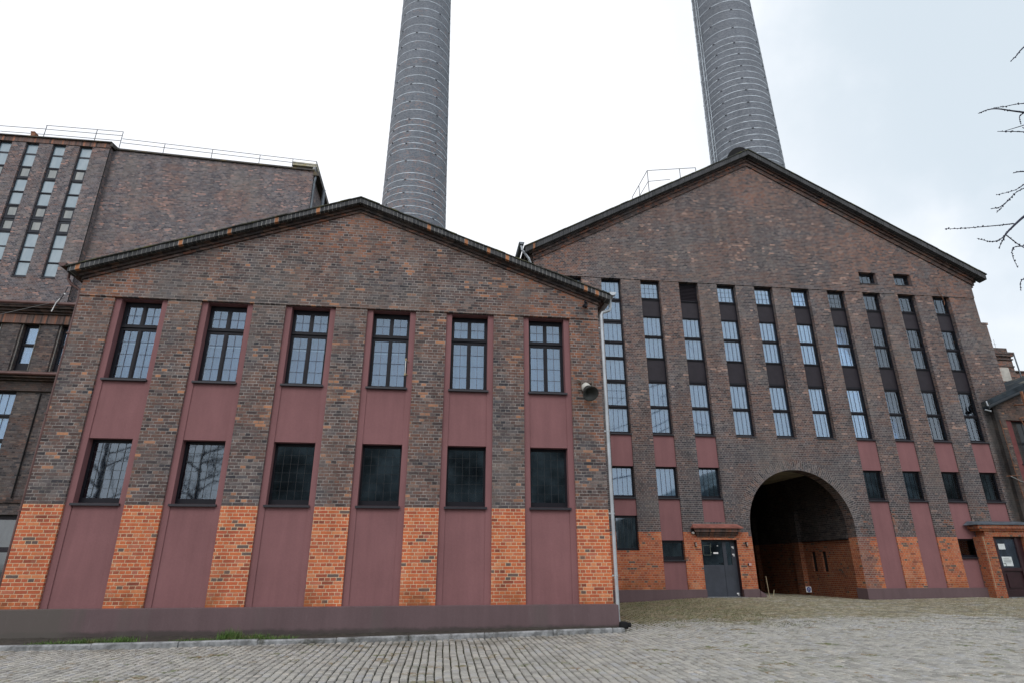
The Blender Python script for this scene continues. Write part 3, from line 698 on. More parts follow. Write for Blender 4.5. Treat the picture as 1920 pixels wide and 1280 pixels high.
for k, c in enumerate(cx):
    cells = dense if k in (0, 1) else list(full)
    if k == 3: cells[-1] = (6.15, 6.92, 'louvre', 0, 0)
    if k >= 8: cells[-1] = (6.20, 6.90, 'glass', 2, 0)
    cur = (0, 1) if k < 6 else (0, .90 if k < 8 else .82)
    window(B, c, SIL, WY, BW_, ZLB - SIL, cells, bw=.05, pane=M['glassB'], curtain=M['curtainB'] if k < 10 else None, cur=cur, cdist=.05, barw=.008, fm=M['frame'],
           sill=(c - .0, c + BW_ + .0, BY - .03, .05))
    if k in (0, 1, 2, 3, 7, 8, 9, 10):
        window(B, c, low0, WY, BW_, low1 - low0, [(.10, low1 - low0 - .07, 'glass', 3, 0)], bw=.05, pane=M['glassB'] if k < 4 else M['glassL'], curtain=M['curtainB'] if k < 3 else None,
               cdist=.05, barw=.010, sill=(c, c + BW_, BY - .03, .05))
        def field(z0, z1):
            m = MB(); m.box(c + .002, c + BW_ - .002, SY, WY + .3, z0, z1); B.part('stucco_panel', m, M['stucco'])
        field(low1, SIL - .052)
        if k == 0: field(-.5, low0 - .052)
        if k == 1: field(2.68, low0 - .052)
        if k == 2: field(1.76, low0 - .052); field(-.5, .985)
        if k == 3: field(2.30, low0 - .052)
        if k in (7, 8, 10): field(-.5, low0 - .052)
        if k == 9: field(1.86, low0 - .052); field(-.5, 1.085)
    m = MB(); m.box(c + .01, c + BW_ - .01, BY + 1.3, BY + 1.35, SIL if k in (4, 5, 6) else -.3, 12.9); B.part('room_wall', m, M['room'])
window(B, cx[1], 1.40, BY + .12, BW_, 1.28, [(.07, 1.19, 'glass', 4, 0)], bw=.05, pane=M['glassL'], barw=.006, bars_mat=M['lead'])
m = MB(); m.box(cx[1] + .001, cx[1] + BW_ - .001, BY + .001, BY + .4, -.5, 1.385); B.part('infill_wall', m, M['brickB'])
window(B, cx[2], 1.04, WY - .04, BW_, .72, [(.13, .62, 'glass', 0, 0)], bw=.05, pane=M['glassL'], sill=(cx[2], cx[2] + BW_, BY - .03, .05))
window(B, cx[9], 1.14, WY - .04, BW_, .72, [(.09, .66, 'glass', 0, 0)], bw=.05, pane=M['glassL'], sill=(cx[9], cx[9] + BW_, BY - .03, .05))
# gable wall with two small openings
RB = .553; APB = 23.0
def rakeB(x): return 19.58 - RB * abs(x - APB)
yg = BY - .03; zc = 14.1
hol = [(cx[8], cx[8] + BW_, 13.38, 13.97), (cx[9], cx[9] + BW_, 13.40, 13.99)]
xg0 = APB - (19.58 - zc) / RB; xg1 = APB + (19.58 - zc) / RB
m = MB(); m.sheet(xg0, xg1, ZLB, zc, yg, hol, .42)
m.poly([(BL, yg, ZLB), (xg0, yg, ZLB), (xg0, yg, zc), (BL, yg, rakeB(BL))])
m.poly([(xg1, yg, ZLB), (BRt, yg, ZLB), (BRt, yg, rakeB(BRt)), (xg1, yg, zc)])
m.poly([(xg0, yg, zc), (xg1, yg, zc), (APB, yg, rakeB(APB))])
m.quad((BL, yg, ZLB), (BRt, yg, ZLB), (BRt, BY + .5, ZLB), (BL, BY + .5, ZLB))
for xx in (BL, BRt): m.quad((xx, yg, ZLB), (xx, BY + .5, ZLB), (xx, BY + .5, rakeB(xx)), (xx, yg, rakeB(xx)))
B.part('gable_wall', m, M['brickB'], fix=False)
for h in hol:
    window(B, h[0], h[2], BY + .17, BW_, h[3] - h[2], [(.05, .50, 'glass', 2, 0)], bw=.05, pane=M['glassB'], curtain=M['curtainB'], sill=(h[0] - .03, h[1] + .03, yg - .03, .03), cdist=.06)
BD = 30.0
m = MB()
for xx in (BL, BRt): m.quad((xx, BY + .45, -.6), (xx, BD, -.6), (xx, BD, rakeB(xx)), (xx, BY + .45, rakeB(xx)))
m.poly([(BL, BD, -.6), (BRt, BD, -.6), (BRt, BD, rakeB(BRt)), (APB, BD, rakeB(APB)), (BL, BD, rakeB(BL))])
m.quad((BL, BY + 1.4, 5.3), (BRt, BY + 1.4, 5.3), (BRt, BD, 5.3), (BL, BD, 5.3))
B.part('side_wall', m, M['brickB'], fix=False)
for x0, x1 in ((BL, DX0), (DX1, ARC - AR_ - .001), (ARC + AR_ + .001, 30.64)):
    m = MB(); z1 = -.012
    m.box(x0, x1 + (.04 if x1 == DX1 else 0), BY - .09, BY + .0, -.9, z1)
    if x0 > 25: m.box(x0 - .05, x0 - .0015, BY - .09, BY + .55, -.9, z1)
    B.part('plinth', m, M['plinth'])
m = MB(); m.prism([(ARC - AR_ - .0, -.9), (ARC - AR_ + .28, -.9), (ARC - AR_ + .22, -.2), (ARC - AR_ + .06, -.1), (ARC - AR_, -.06)], BY - .13, BY + .12)
B.part('corner_guard', m, M['plinth'])
rake(B, APB, rakeB, BL - .03, BRt + .03, [('cornice_band', M['brickCornR'], yg - .06, -.0, .21, yg)], 0)
rake(B, APB, rakeB, BL - .08, BRt + .08, [('cornice_band', M['brickCornR'], yg - .13, .215, .33, yg)], 0)
rake(B, APB, rakeB, BL - .22, BRt + .14, [('cornice_band', M['brickCorn'], yg - .22, .335, .40, yg)], 0)
xl, xr = 11.72, 34.28
rake(B, APB, rakeB, xl, xr, [('verge_course', M['soldierB'], yg - .42, .405, .66, yg)], 0)
m = MB()
for s in (-1, 1):
    e = xl - .05 if s < 0 else xr + .05; n = 30
    for i in range(n):
        xa_, xb_ = lerp(APB, e, i / n), lerp(APB, e, (i + 1) / n); j = RND.uniform(-.006, .012)
        za, zb = rakeB(xa_) + .663 + j, rakeB(xb_) + .663 + j
        m.add([(xa_, yg - .46, za), (xb_, yg - .46, zb), (xb_, BD, zb), (xa_, BD, za), (xa_, yg - .46, za + .05), (xb_, yg - .46, zb + .05), (xb_, BD, zb + .05), (xa_, BD, za + .05)],
              [(0, 3, 2, 1), (4, 5, 6, 7), (0, 1, 5, 4), (1, 2, 6, 5), (2, 3, 7, 6), (3, 0, 4, 7)])
B.part('roof', m, M['roofing'])
for s in (-1, 1):
    m = MB()
    for i, (dx, z0, z1) in enumerate(((.10, 13.5, 13.62), (.2, 13.62, 13.8), (.34, 13.8, 13.95))):
        if s < 0: m.box(BL - dx, BL, yg - .0, BD, z0, z1)
        else: m.box(BRt, BRt + dx, yg, BD, z0 - .02, z1 - .02)
    B.part('eaves_corbel', m, M['brickCorn'])
B.part('gutter', half_gutter(11.56, yg - .44, BD, 14.22, .12), M['zincD'], fix=False)
m = MB(); m.tube([(11.56, yg - .3, 14.12), (11.60, yg - .3, 13.9), (11.9, yg - .2, 13.55), (12.02, yg - .1, 13.3), (12.04, yg - .05, 12.4)], .055, 10); B.part('downpipe', m, M['zinc'])
m = MB(); m.tube([(31.85, yg - .02, 13.35), (31.9, yg - .02, 13.1), (32.0, yg - .02, 12.9), (32.05, yg - .02, 12.6), (32.02, yg - .0, 12.45)], .012, 6)
B.part('loose_cable', m, M['rust'])
# steel door under a little canopy
m = MB(); dy = BY + .22
m.box(DX0, DX0 + .05, dy, dy + .06, -.32, DZ); m.box(DX1 - .05, DX1, dy, dy + .06, -.32, DZ); m.box(DX0 + .05, DX1 - .05, dy, dy + .06, DZ - .07, DZ)
m.box(DX0 + .05, DX0 + .95, dy + .01, dy + .05, -.30, .78); m.box(DX0 + .05, DX0 + .95, dy + .005, dy + .055, .78, .86)
m.box(DX0 + .95, DX0 + 1.09, dy - .01, dy + .05, -.30, DZ - .07); m.box(DX0 + 1.09, DX1 - .05, dy + .01, dy + .05, -.30, .86)
m.box(DX1 - .17, DX1 - .05, dy + .0, dy + .05, .86, DZ - .07)
door = B.part('steel_door', m, M['doorG'])
m = MB(); m.box(DX0 + .05, DX0 + .95, dy + .02, dy + .03, .86, DZ - .07); m.box(DX0 + 1.09, DX1 - .17, dy + .02, dy + .03, .86, DZ - .07); B.part('door_glass', m, M['glassL'], parent=door)
m = MB(); m.box(DX0, DX1, dy + .2, dy + .22, -.3, DZ); B.part('door_backing', m, M['black'], parent=door)
m = MB(); fx, fz = DX0 + .16, 1.22      # faint taped outline and small sticker
for a, b_, c, d_ in ((0, .30, 0, .012), (0, .30, .36, .372), (0, .012, 0, .372), (.288, .30, 0, .372)): m.box(fx + a, fx + b_, dy + .012, dy + .018, fz + c, fz + d_)
m.box(fx + .30, fx + .33, dy + .012, dy + .018, fz + .08, fz + .12); m.box(fx + .31, fx + .33, dy + .012, dy + .018, fz + .30, fz + .44)
B.part('tape_outline', m, simple('old_tape', (.14, .17, .14), .6), parent=door)
m = MB(); m.box(fx + .40, fx + .60, dy + .012, dy + .018, fz + .05, fz + .11); m.box(fx + .58, fx + .62, dy + .012, dy + .018, fz + .33, fz + .37)
for zz in (1.50, 1.22, -.20): m.box(DX1 - .15, DX1 - .07, dy - .03, dy - .002, zz, zz + .05); m.box(DX1 - .10, DX1 - .07, dy - .03, dy - .002, zz - .05, zz)
B.part('sticker', m, M['white'], parent=door)
m = MB(); m.tube([(DX0 + .90, dy - .005, .92), (DX0 + .90, dy - .05, .92), (DX0 + .78, dy - .05, .92)], .011, 8); B.part('handle', m, M['black'], parent=door)
m = MB(); m.box(DX1 - .001, DX1 + .012, BY + .01, BY + .3, -.3, DZ); m.box(DX0, DX1, BY + .01, BY + .24, DZ - .012, DZ - .001); B.part('door_reveal', m, M['doorR'])
m = MB(); m.box(DX0 - .05, DX1 + .1, BY - .16, BY + .25, -.34, -.285); B.part('door_step', m, M['concrete'])
c0, c1 = 18.28, 20.22
m = MB(); m.add([(c0 - .06, BY - .30, 2.20), (c1 + .06, BY - .30, 2.20), (c1 + .06, BY, 2.20), (c0 - .06, BY, 2.20), (c0 - .06, BY - .30, 2.24), (c1 + .06, BY - .30, 2.24), (c1 - .05, BY, 2.38), (c0 + .05, BY, 2.38)],
                [(0, 3, 2, 1), (4, 5, 6, 7), (0, 1, 5, 4), (1, 2, 6, 5), (2, 3, 7, 6), (3, 0, 4, 7)])
can = B.part('door_canopy', m, simple('red_tile_canopy', (.23, .085, .065), .7, var=.25))
m = MB(); m.box(c0 + .03, c1 - .03, BY - .22, BY, 2.07, 2.198); m.box(c0 + .1, c1 - .1, BY - .12, BY, 1.98, 2.068); m.box(c0 + .16, c1 - .16, BY - .05, BY, 1.90, 1.978)
B.part('canopy_corbel', m, M['soldierR'], parent=can)
# passage interior
PY0, PY1 = BY + .53, 24.0; ax0, ax1 = ARC - AR_ - .02, ARC + AR_ + .02
m = MB(); sl = [(10.90, 11.20, .58, 1.40), (11.68, 11.98, .58, 1.40)]
m.grid([PY0, 10.90, 11.20, 11.68, 11.98, PY1], [-.6, .58, 1.4, 4.75], sl, lambda u, v, d: (ax1 + d, u, v), .08)
m.grid([PY0, PY1], [-.6, 4.75], [], lambda u, v, d: (ax0, u, v)); m.quad((ax0, PY1, -.6), (ax1, PY1, -.6), (ax1, PY1, 4.75), (ax0, PY1, 4.75))
m.quad((ax0, PY0, 3.6), (ARC - AR_, PY0, 3.6), (ARC - AR_, PY0, 4.75), (ax0, PY0, 4.75))
for yy in (12.5, 16.5): m.box(ax1 - .22, ax1 - .001, yy, yy + .55, -.6, 3.2)
m.box(ax1 - .10, ax1 - .002, PY0 + .02, 12.48, 1.86, 2.05)
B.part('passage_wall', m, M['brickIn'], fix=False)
m = MB()
for yy, n0 in ((BY + .53, 0),):   # wall above the inner face of the arch
    for p, q in zip(apts, apts[1:]): m.quad((p[0], yy, p[1]), (q[0], yy, q[1]), (q[0], yy, 4.75), (p[0], yy, 4.75))
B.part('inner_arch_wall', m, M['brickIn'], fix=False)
m = MB(); m.box(ax0, ax1, PY0, 15.0, 4.75, 4.8); B.part('passage_ceiling', m, M['plaster'])
m = MB(); m.box(ax0, ax1, 15.0, PY1, 4.0, 4.8); B.part('passage_beam', m, M['black'])
for s0 in sl: 
    m = MB(); m.box(ax1 + .07, ax1 + .078, s0[0], s0[1], s0[2], s0[3]); B.part('vent_slot', m, M['black'])

# small things on and by the tall hall
def lampbox(name, x, z, label):
    T = Thing(name, label, 'lamp', (x, BY, z))
    m = MB(); m.box(x - .03, x + .03, BY - .09, BY - .002, z, z + .17); T.part('body', m, M['frame'])
    m = MB(); m.box(x - .028, x + .028, BY - .10, BY - .092, z + .02, z + .15); m.box(x + .031, x + .038, BY - .085, BY - .01, z + .01, z + .16); T.part('lens', m, simple('dull_lens', (.30, .22, .18), .4))
lampbox('wall_lamp', 18.36, 1.52, 'slim black wall lamp on orange brick left of the grey steel door')
lampbox('wall_lamp', 20.46, 1.54, 'slim black wall lamp on orange brick between the steel door and the archway')
T = Thing('security_camera', 'white dome camera under the left end of the canopy above the steel door', 'camera', (18.35, BY, 2.1))
m = MB(); m.lathe([(0, 0), (.0, .07), (.03, .07), (.03, .0)], (18.30, BY - .02, 2.06), (0, -1, 0), 14); m.box(18.24, 18.34, BY - .14, BY - .002, 2.09, 2.12); T.part('base', m, M['frame'])
m = MB(); m.lathe([(0, .06), (.03, .058), (.055, .04), (.065, 0)], (18.30, BY - .05, 2.05), (0, -.7, -.7), 14); T.part('dome', m, M['white'], smooth=True)
T = Thing('intercom_box', 'small pinkish box fixed to orange brick right of the steel door', 'intercom', (20.45, BY, .85))
m = MB(); m.box(20.44, 20.54, BY - .05, BY - .002, .83, .93); T.part('housing', m, simple('pinkish_plastic', (.45, .30, .28), .5)); m = MB(); m.box(20.41, 20.439, BY - .035, BY - .002, .85, .91); T.part('grille', m, M['frame'])
T = Thing('marker_stake', 'thin wooden stake leaning at the left foot of the archway', 'stake', (21.0, 8.45, -.3))
m = MB(); m.tube([(21.02, 8.42, -.34), (21.01, 8.48, .45)], .012, 6); T.part('stake', m, simple('weathered_wood', (.34, .27, .17), .8))
m = MB(); m.tube([(21.2, 8.5, -.34), (21.42, 8.75, -.05)], .012, 6); T.part('offcut', m, simple('pale_stick', (.30, .26, .16), .8))
T = Thing('round_sign', 'little white plate with blue disc standing on the ground inside the archway', 'sign', (25.1, 12.3, -.33))
m = MB(); m.box(24.92, 25.17, 12.28, 12.30, -.30, -.06); T.part('plate', m, M['white'])
m = MB(); m.lathe([(0, 0), (0, .10), (.006, .10), (.006, 0)], (25.045, 12.279, -.18), (0, -1, 0), 24); T.part('disc', m, simple('blue_disc', (.01, .05, .28), .5))
m = MB()
for i in range(9):
    a0, a1 = rad(-20 + 220 * i / 9), rad(-20 + 220 * (i + 1) / 9)
    q = lambda a, r: (25.045 + r * math.cos(a), 12.271, -.185 + r * math.sin(a))
    m.quad(q(a0, .035), q(a1, .035), q(a1, .052), q(a0, .052))
m.box(24.99, 25.012, 12.269, 12.272, -.235, -.18); m.box(25.078, 25.10, 12.269, 12.272, -.235, -.18)
T.part('pictogram', m, M['white'], fix=False)
for i, (x, y, z, lb) in enumerate(((23.9, 15.0, 2.15, 'small pale bulkhead lamp deep in the archway, nearer the pier'), (22.7, 17.5, 1.25, 'small pale bulkhead lamp deep in the archway, near its left wall'))):
    T = Thing('bulkhead_lamp', lb, 'lamp', (x, y, z))
    m = MB(); m.lathe([(0, .05), (.04, .045), (.07, 0)], (x, y, z), (0, -1, 0), 12); T.part('glass', m, M['white'], smooth=True)
    m = MB(); m.tube([(x, y + .01, z), (x, y + .01, 4.3)], .012, 6); T.part('conduit', m, M['frame'])
T = Thing('roof_railing', 'thin steel guard rail standing on the left slope of the tall hall roof', 'railing', (18.1, 9.13, 18.0))
ry = BY + .5
def roofz(x): return rakeB(x) + .70
m = MB(); m.tube([(18.05, ry, 19.26), (20.61, ry, 19.66)], .016, 6); m.tube([(18.05, ry, 18.62), (19.2, ry, 18.84)], .014, 6)
m.tube([(18.05, ry, 19.26), (18.05, ry + 2.4, 19.30)], .016, 6); m.tube([(18.05, ry, 18.62), (18.05, ry + 2.4, 18.70)], .014, 6)
T.part('rail', m, M['steel'])
for (x, y, z1) in ((18.05, ry, 19.26), (19.75, ry, 19.53), (18.05, ry + 1.3, 19.28), (18.05, ry + 2.4, 19.30), (20.61, ry, 19.66)):
    m = MB(); m.tube([(x, y, roofz(x) - .02), (x, y, z1)], .018, 6); T.part('post', m, M['steel'])

# ================================================================== BOILER HOUSE (D low front block + C tall block)
C = Thing('boiler_house', 'tall flat-topped brick block with strips of pale windows behind the low hall, at far left', 'building', (-6, 20, -.6))
DY = 10.0; DPT = 1.435; DW0 = -8.65    # window pitch, left edge of the window in view
dwin = [DW0 + DPT * k for k in range(-8, 3)]
m = MB(); hol = [(x, x + .60, 8.12, 10.06) for x in dwin]
m.sheet(-22, XL + 1.5, 7.80, 10.06, DY, [], None) if False else None
m.sheet(-22, 3.0, 8.0, 10.06, DY, hol, .22)
lowwin = [(-8.2 - .92 - k * 3.1, -8.2 - k * 3.1, 4.38, 7.26) for k in range(0, 4)]
m.sheet(-22, 3.0, 3.16, 7.80, DY, lowwin, .2)
m.sheet(-22, 3.0, 2.62, 3.05, DY)
gates = [(-6.75 - 3.0 - 3.9 * k, -6.75 - 3.9 * k, -.6, 2.62) for k in range(0, 3)]
m.sheet(-22, 3.0, -.7, 2.62, DY, gates, .25)
for x in dwin: m.box(x - .66, x - .09, DY - .05, DY - .001, 8.0, 10.05)
m.box(-7.02, -6.2, DY - .05, DY - .001, 3.17, 7.25)
C.part('lower_wall', m, M['brickD'], fix=False)
m = MB(); m.box(-22, 3, DY - .14, DY - .001, 10.062, 10.44); C.part('soldier_band', m, M['soldierR'])
m = MB(); m.box(-22, 3, DY - .22, DY - .001, 10.442, 10.52); m.box(-22, 3, DY - .32, DY - .001, 10.522, 10.62); m.box(-22, 3, DY - .45, DY + .1, 10.622, 10.74)
m.box(-22, 3, DY - .12, DY - .001, 7.27, 7.66); m.box(-22, 3, DY - .24, DY - .001, 7.662, 7.74); m.box(-22, 3, DY - .4, DY - .001, 7.742, 7.82)
m.box(-22, 3, DY - .08, DY - .001, 3.04, 3.16)
C.part('cornice', m, M['brickCorn'])
g1 = MB(); g1.tube([(-22, DY - .52, 10.80), (3, DY - .52, 10.80)], .075, 10); C.part('gutter', g1, M['redpipe'])
g1 = MB(); g1.tube([(-22, DY - .46, 7.88), (-6.0, DY - .46, 7.88)], .07, 10)
for x in (-11, -9.1, -7.6): g1.tube([(x, DY - .46, 7.88), (x + .04, DY - .46, 7.88)], .082, 10)
C.part('gutter', g1, M['redpipe'])
m = MB(); m.tube([(-7.3, DY - .03, 7.2), (-7.3, DY - .06, 3.2)], .028, 8); C.part('downpipe', m, M['black'])
for x in dwin:
    if -11.0 < x < -6: window(C, x, 8.12, DY + .16, .60, 1.94, [(.34, 1.04, 'glass', 0, 0), (1.17, 1.84, 'glass', 0, 0)], bw=.085, pane=M['glassB'], curtain=M['blind'], cdist=.08)
    m = MB(); m.box(x - .02, x - .003, DY - .03, DY + .15, 8.1, 10.05); m.box(x + .603, x + .62, DY - .03, DY + .15, 8.1, 10.05); C.part('window_trim', m, simple('pale_trim', (.20, .19, .17), .7))
for (a, b_, c, d_) in lowwin[:2]:
    window(C, a, c, DY + .14, b_ - a, d_ - c, [(.06, .88, 'glass', 2, 0), (1.04, 1.84, 'glass', 2, 0), (2.0, 2.80, 'glass', 2, 0)], bw=.06, pane=M['glassB'], curtain=M['blind'], cdist=.1)
for (a, b_, c, d_) in gates[:2]:
    m = MB(); m.box(a, b_, DY + .18, DY + .22, -.6, d_); gd = C.part('gate', m, M['panelD'])
    m = MB(); w3 = (b_ - a) / 3
    for k in range(3):
        m.box(a + w3 * k + .1, a + w3 * (k + 1) - .1, DY + .165, DY + .179, 1.5, 2.45); m.box(a + w3 * k + .1, a + w3 * (k + 1) - .1, DY + .165, DY + .179, -.2, 1.32)
    C.part('pane', m, M['glassC'] if False else glazed_mat('dark_gate_glass', (.02, .03, .035), (.05, .06, .065)), parent=gd)
m = MB(); m.box(-22, 3, DY + .0, 14.2, 10.60, 10.70); m.quad((3, DY, -.6), (3, 14, -.6), (3, 14, 10.7), (3, DY, 10.7)); m.quad((-22, DY, -.6), (-22, 14, -.6), (-22, 14, 10.7), (-22, DY, 10.7))
C.part('lower_roof', m, M['roofing'])
# tall part
CY = 14.0; CXR = .78; CJ = -9.72
cxs = [-11.27 - 1.31 * k for k in range(0, 6)]
czs0, czs1 = 13.98, 21.72
m = MB(); hol = [(x, x + .64, czs0, czs1) for x in cxs]
m.sheet(-20, CJ, 10.7, czs1, CY, hol, .30)
m.quad((CJ, CY, 10.7), (CJ, CY + .4, 10.7), (CJ, CY + .4, 21.9), (CJ, CY, 21.9))
for x in cxs: m.box(x - .005, x + .645, CY - .0 + .06, CY + .3, 10.7, czs0 - .03)
def ctop(x): return lerp(21.84, 21.40, (x - CJ) / (CXR - CJ))
m.poly([(CJ, CY + .3, 10.7), (CXR, CY + .3, 10.7), (CXR, CY + .3, ctop(CXR)), (CJ, CY + .3, ctop(CJ))])
m.poly([(CXR, CY + .3, -.6), (CXR, 30, -.6), (CXR, 30, 21.4), (CXR, CY + .3, 21.4)])
m.quad((-20, CY, -.6), (-20, 30, -.6), (-20, 30, 22), (-20, CY, 22)); m.quad((-20, 30, -.6), (CXR, 30, -.6), (CXR, 30, 21.5), (-20, 30, 21.5))
m.quad((CJ, CY + .3, -.6), (CXR, CY + .3, -.6), (CXR, CY + .3, 10.7), (CJ, CY + .3, 10.7))
C.part('tower_wall', m, M['brickC'], fix=False)
m = MB(); m.box(-20, CJ, CY - .04, CY + .35, czs1 + .001, 22.0); C.part('soldier_band', m, soldier_mat('tower_soldier', .104, 'x', c=DARK2, hot=.8, hotc=(.30, .13, .08), mortar=(.2, .17, .15), dirt=.3))
m = MB(); m.add([(-20, CY - .14, 22.002), (CJ + .02, CY - .14, 22.002), (CJ + .14, CY + .5, 22.002), (-20, CY + .5, 22.002), (-20, CY - .14, 22.06), (CJ + .02, CY - .14, 22.06), (CJ + .14, CY + .5, 22.06), (-20, CY + .5, 22.06)],
                [(0, 3, 2, 1), (4, 5, 6, 7), (0, 1, 5, 4), (1, 2, 6, 5), (2, 3, 7, 6), (3, 0, 4, 7)]); m.box(-20, CXR, CY + .5, 30, 21.3, 21.38)
m.prism([(CJ, ctop(CJ) + .0), (CXR + .05, ctop(CXR + .05)), (CXR + .05, ctop(CXR) + .09), (CJ, ctop(CJ) + .09)], CY + .2, CY + .7)
m.box(CXR, CXR + .32, CY + .22, 30, 21.1, 21.36)
m.box(CJ - .03, CJ + .1, CY - .1, CY + .6, 21.78, 22.0)
C.part('roof_edge', m, simple('dark_roof_edge', (.045, .04, .035), .7, var=.3, c2=(.11, .08, .03)))
m = MB(); m.tube([(CXR + .12, CY + .35, 21.2), (CXR + .10, CY + .35, 20.9), (CXR + .06, CY + .4, 20.7), (CXR + .06, CY + .4, 10)], .06, 8); m.tube([(CXR + .36, CY + 1.6, 21.1), (CXR + .36, CY + 1.7, 10)], .09, 8); C.part('downpipe', m, M['zincD'])
m = MB(); m.tube([(CJ - .02, CY - .03, 21.7), (CJ - .02, CY - .03, 13.0), (CJ + .0, CY - .03, 10.8)], .02, 6); C.part('lightning_rod', m, M['black'])
cc = [(14.10, 14.79), (14.88, 15.59), (15.66, 16.38), (16.55, 17.07, 'v'), (17.33, 17.86, 'v'), (18.04, 18.71), (18.82, 19.50), (19.64, 20.20, 'v'), (20.33, 21.03), (21.12, 21.66)]
for x in cxs[:5]:
    cells = [(c[0] - czs0, c[1] - czs0, 'vent' if len(c) > 2 else 'glass', 0, 0) for c in cc]
    window(C, x, czs0, CY + .11, .64, czs1 - czs0, cells, bw=.05, d=.05, pane=M['glassC'], vpane=M['glassV'], fm=M['frameG'], sill=(x - .02, x + .66, CY - .03, .04))
m = MB(); m.add([(-.52, CY + .5, 21.9), (CXR + .06, CY + .5, 21.85), (CXR + .06, CY + 1.6, 21.85), (-.52, CY + 1.6, 21.9), (-.52, CY + .5, 22.12), (CXR + .06, CY + .5, 22.06), (CXR + .06, CY + 1.6, 22.06), (-.52, CY + 1.6, 22.12)],
                [(0, 3, 2, 1), (4, 5, 6, 7), (0, 1, 5, 4), (1, 2, 6, 5), (2, 3, 7, 6), (3, 0, 4, 7)])
C.part('roof_slab', m, M['concreteD'])
m = MB(); m.box(CXR - .14, CXR + .02, CY + .5, CY + .7, 21.42, 21.85); m.box(-.35, CXR - .2, CY + .9, CY + 1.3, 21.42, 21.88); C.part('slab_support', m, M['concrete'])
m = MB(); m.box(-13.83, -13.62, CY + .02, CY + .3, 22.06, 22.36); m.box(-13.86, -13.66, CY, CY + .32, 22.36, 22.44); C.part('chimney_pot', m, M['rust'])
T = Thing('roof_railing', 'long thin steel guard rail along the flat roof of the tall block at the left', 'railing', (-6, CY + .3, 21.9))
m = MB()
def rl(a, b_, r=.017): m.tube([a, b_], r, 6)
ya = CY + .2; yb = CY + .5
rl((-20, ya, 22.77), (-13.3, ya, 22.79)); rl((-20, ya, 22.42), (-13.3, ya, 22.44)); 
rl((-13.35, ya, 23.03), (-9.48, ya, 23.0)); rl((-13.33, ya, 22.78), (-9.47, ya, 22.74)); rl((-13.3, ya, 22.45), (-9.45, ya, 22.40))
rl((-9.6, yb, 22.76), (.80, yb, 22.22)); rl((-9.6, yb, 22.50), (.80, yb, 21.97)); rl((-9.6, yb, 22.10), (.80, yb, 21.60)); rl((.80, yb, 22.22), (.80, yb + 8, 22.22)); rl((.80, yb, 21.97), (.80, yb + 8, 21.97))
T.part('rail', m, M['steel'])
for x, z0, z1 in [(-18, 22.06, 22.77), (-15.6, 22.06, 22.77), (-13.32, 22.06, 23.03), (-10.79, 22.06, 23.02), (-9.47, 21.85, 23.0)]:
    m = MB(); m.tube([(x, ya, z0), (x, ya, z1)], .018, 6); T.part('post', m, M['steel'])
for x in (-7.37, -4.84, -2.29, -.5, .79):
    zt = 22.76 - (x + 9.6) * .0519
    m = MB(); m.tube([(x, yb, ctop(x) + .08), (x, yb, zt)], .018, 6); T.part('post', m, M['steel'])
T = Thing('overhead_cable', 'thin pale cable slanting from the lower cornice past the upper windows at far left', 'cable', (-9, 8, 9))
m = MB(); pts = [Vector((-7.55, DY - .55, 10.82)).lerp(Vector((-12.5, 2.0, 5.2)), i / 10) - Vector((0, 0, .25 * math.sin(math.pi * i / 10))) for i in range(11)]
m.tube(pts, .008, 6); T.part('wire', m, simple('dull_wire', (.2, .2, .19), .7))
T = Thing('roof_aerial', 'small bent aerial with pale clip on the gutter left of the low hall eaves', 'aerial', (-7.3, 9.4, 10.8))
m = MB(); m.tube([(-7.28, 9.42, 10.7), (-7.2, 9.42, 11.0), (-7.12, 9.42, 11.25), (-7.05, 9.42, 11.55)], .016, 6); m.tube([(-7.2, 9.42, 11.0), (-7.05, 9.42, 11.05)], .012, 6); T.part('mast', m, M['frame'])
m = MB(); m.tube([(-7.40, 9.4, 10.42), (-7.32, 9.4, 10.82), (-7.22, 9.4, 11.0)], .018, 6); m.lathe([(0, 0), (0, .03), (.05, .03), (.05, 0)], (-7.10, 9.41, 11.2), (0, 0, 1), 8); T.part('clip', m, M['white'])

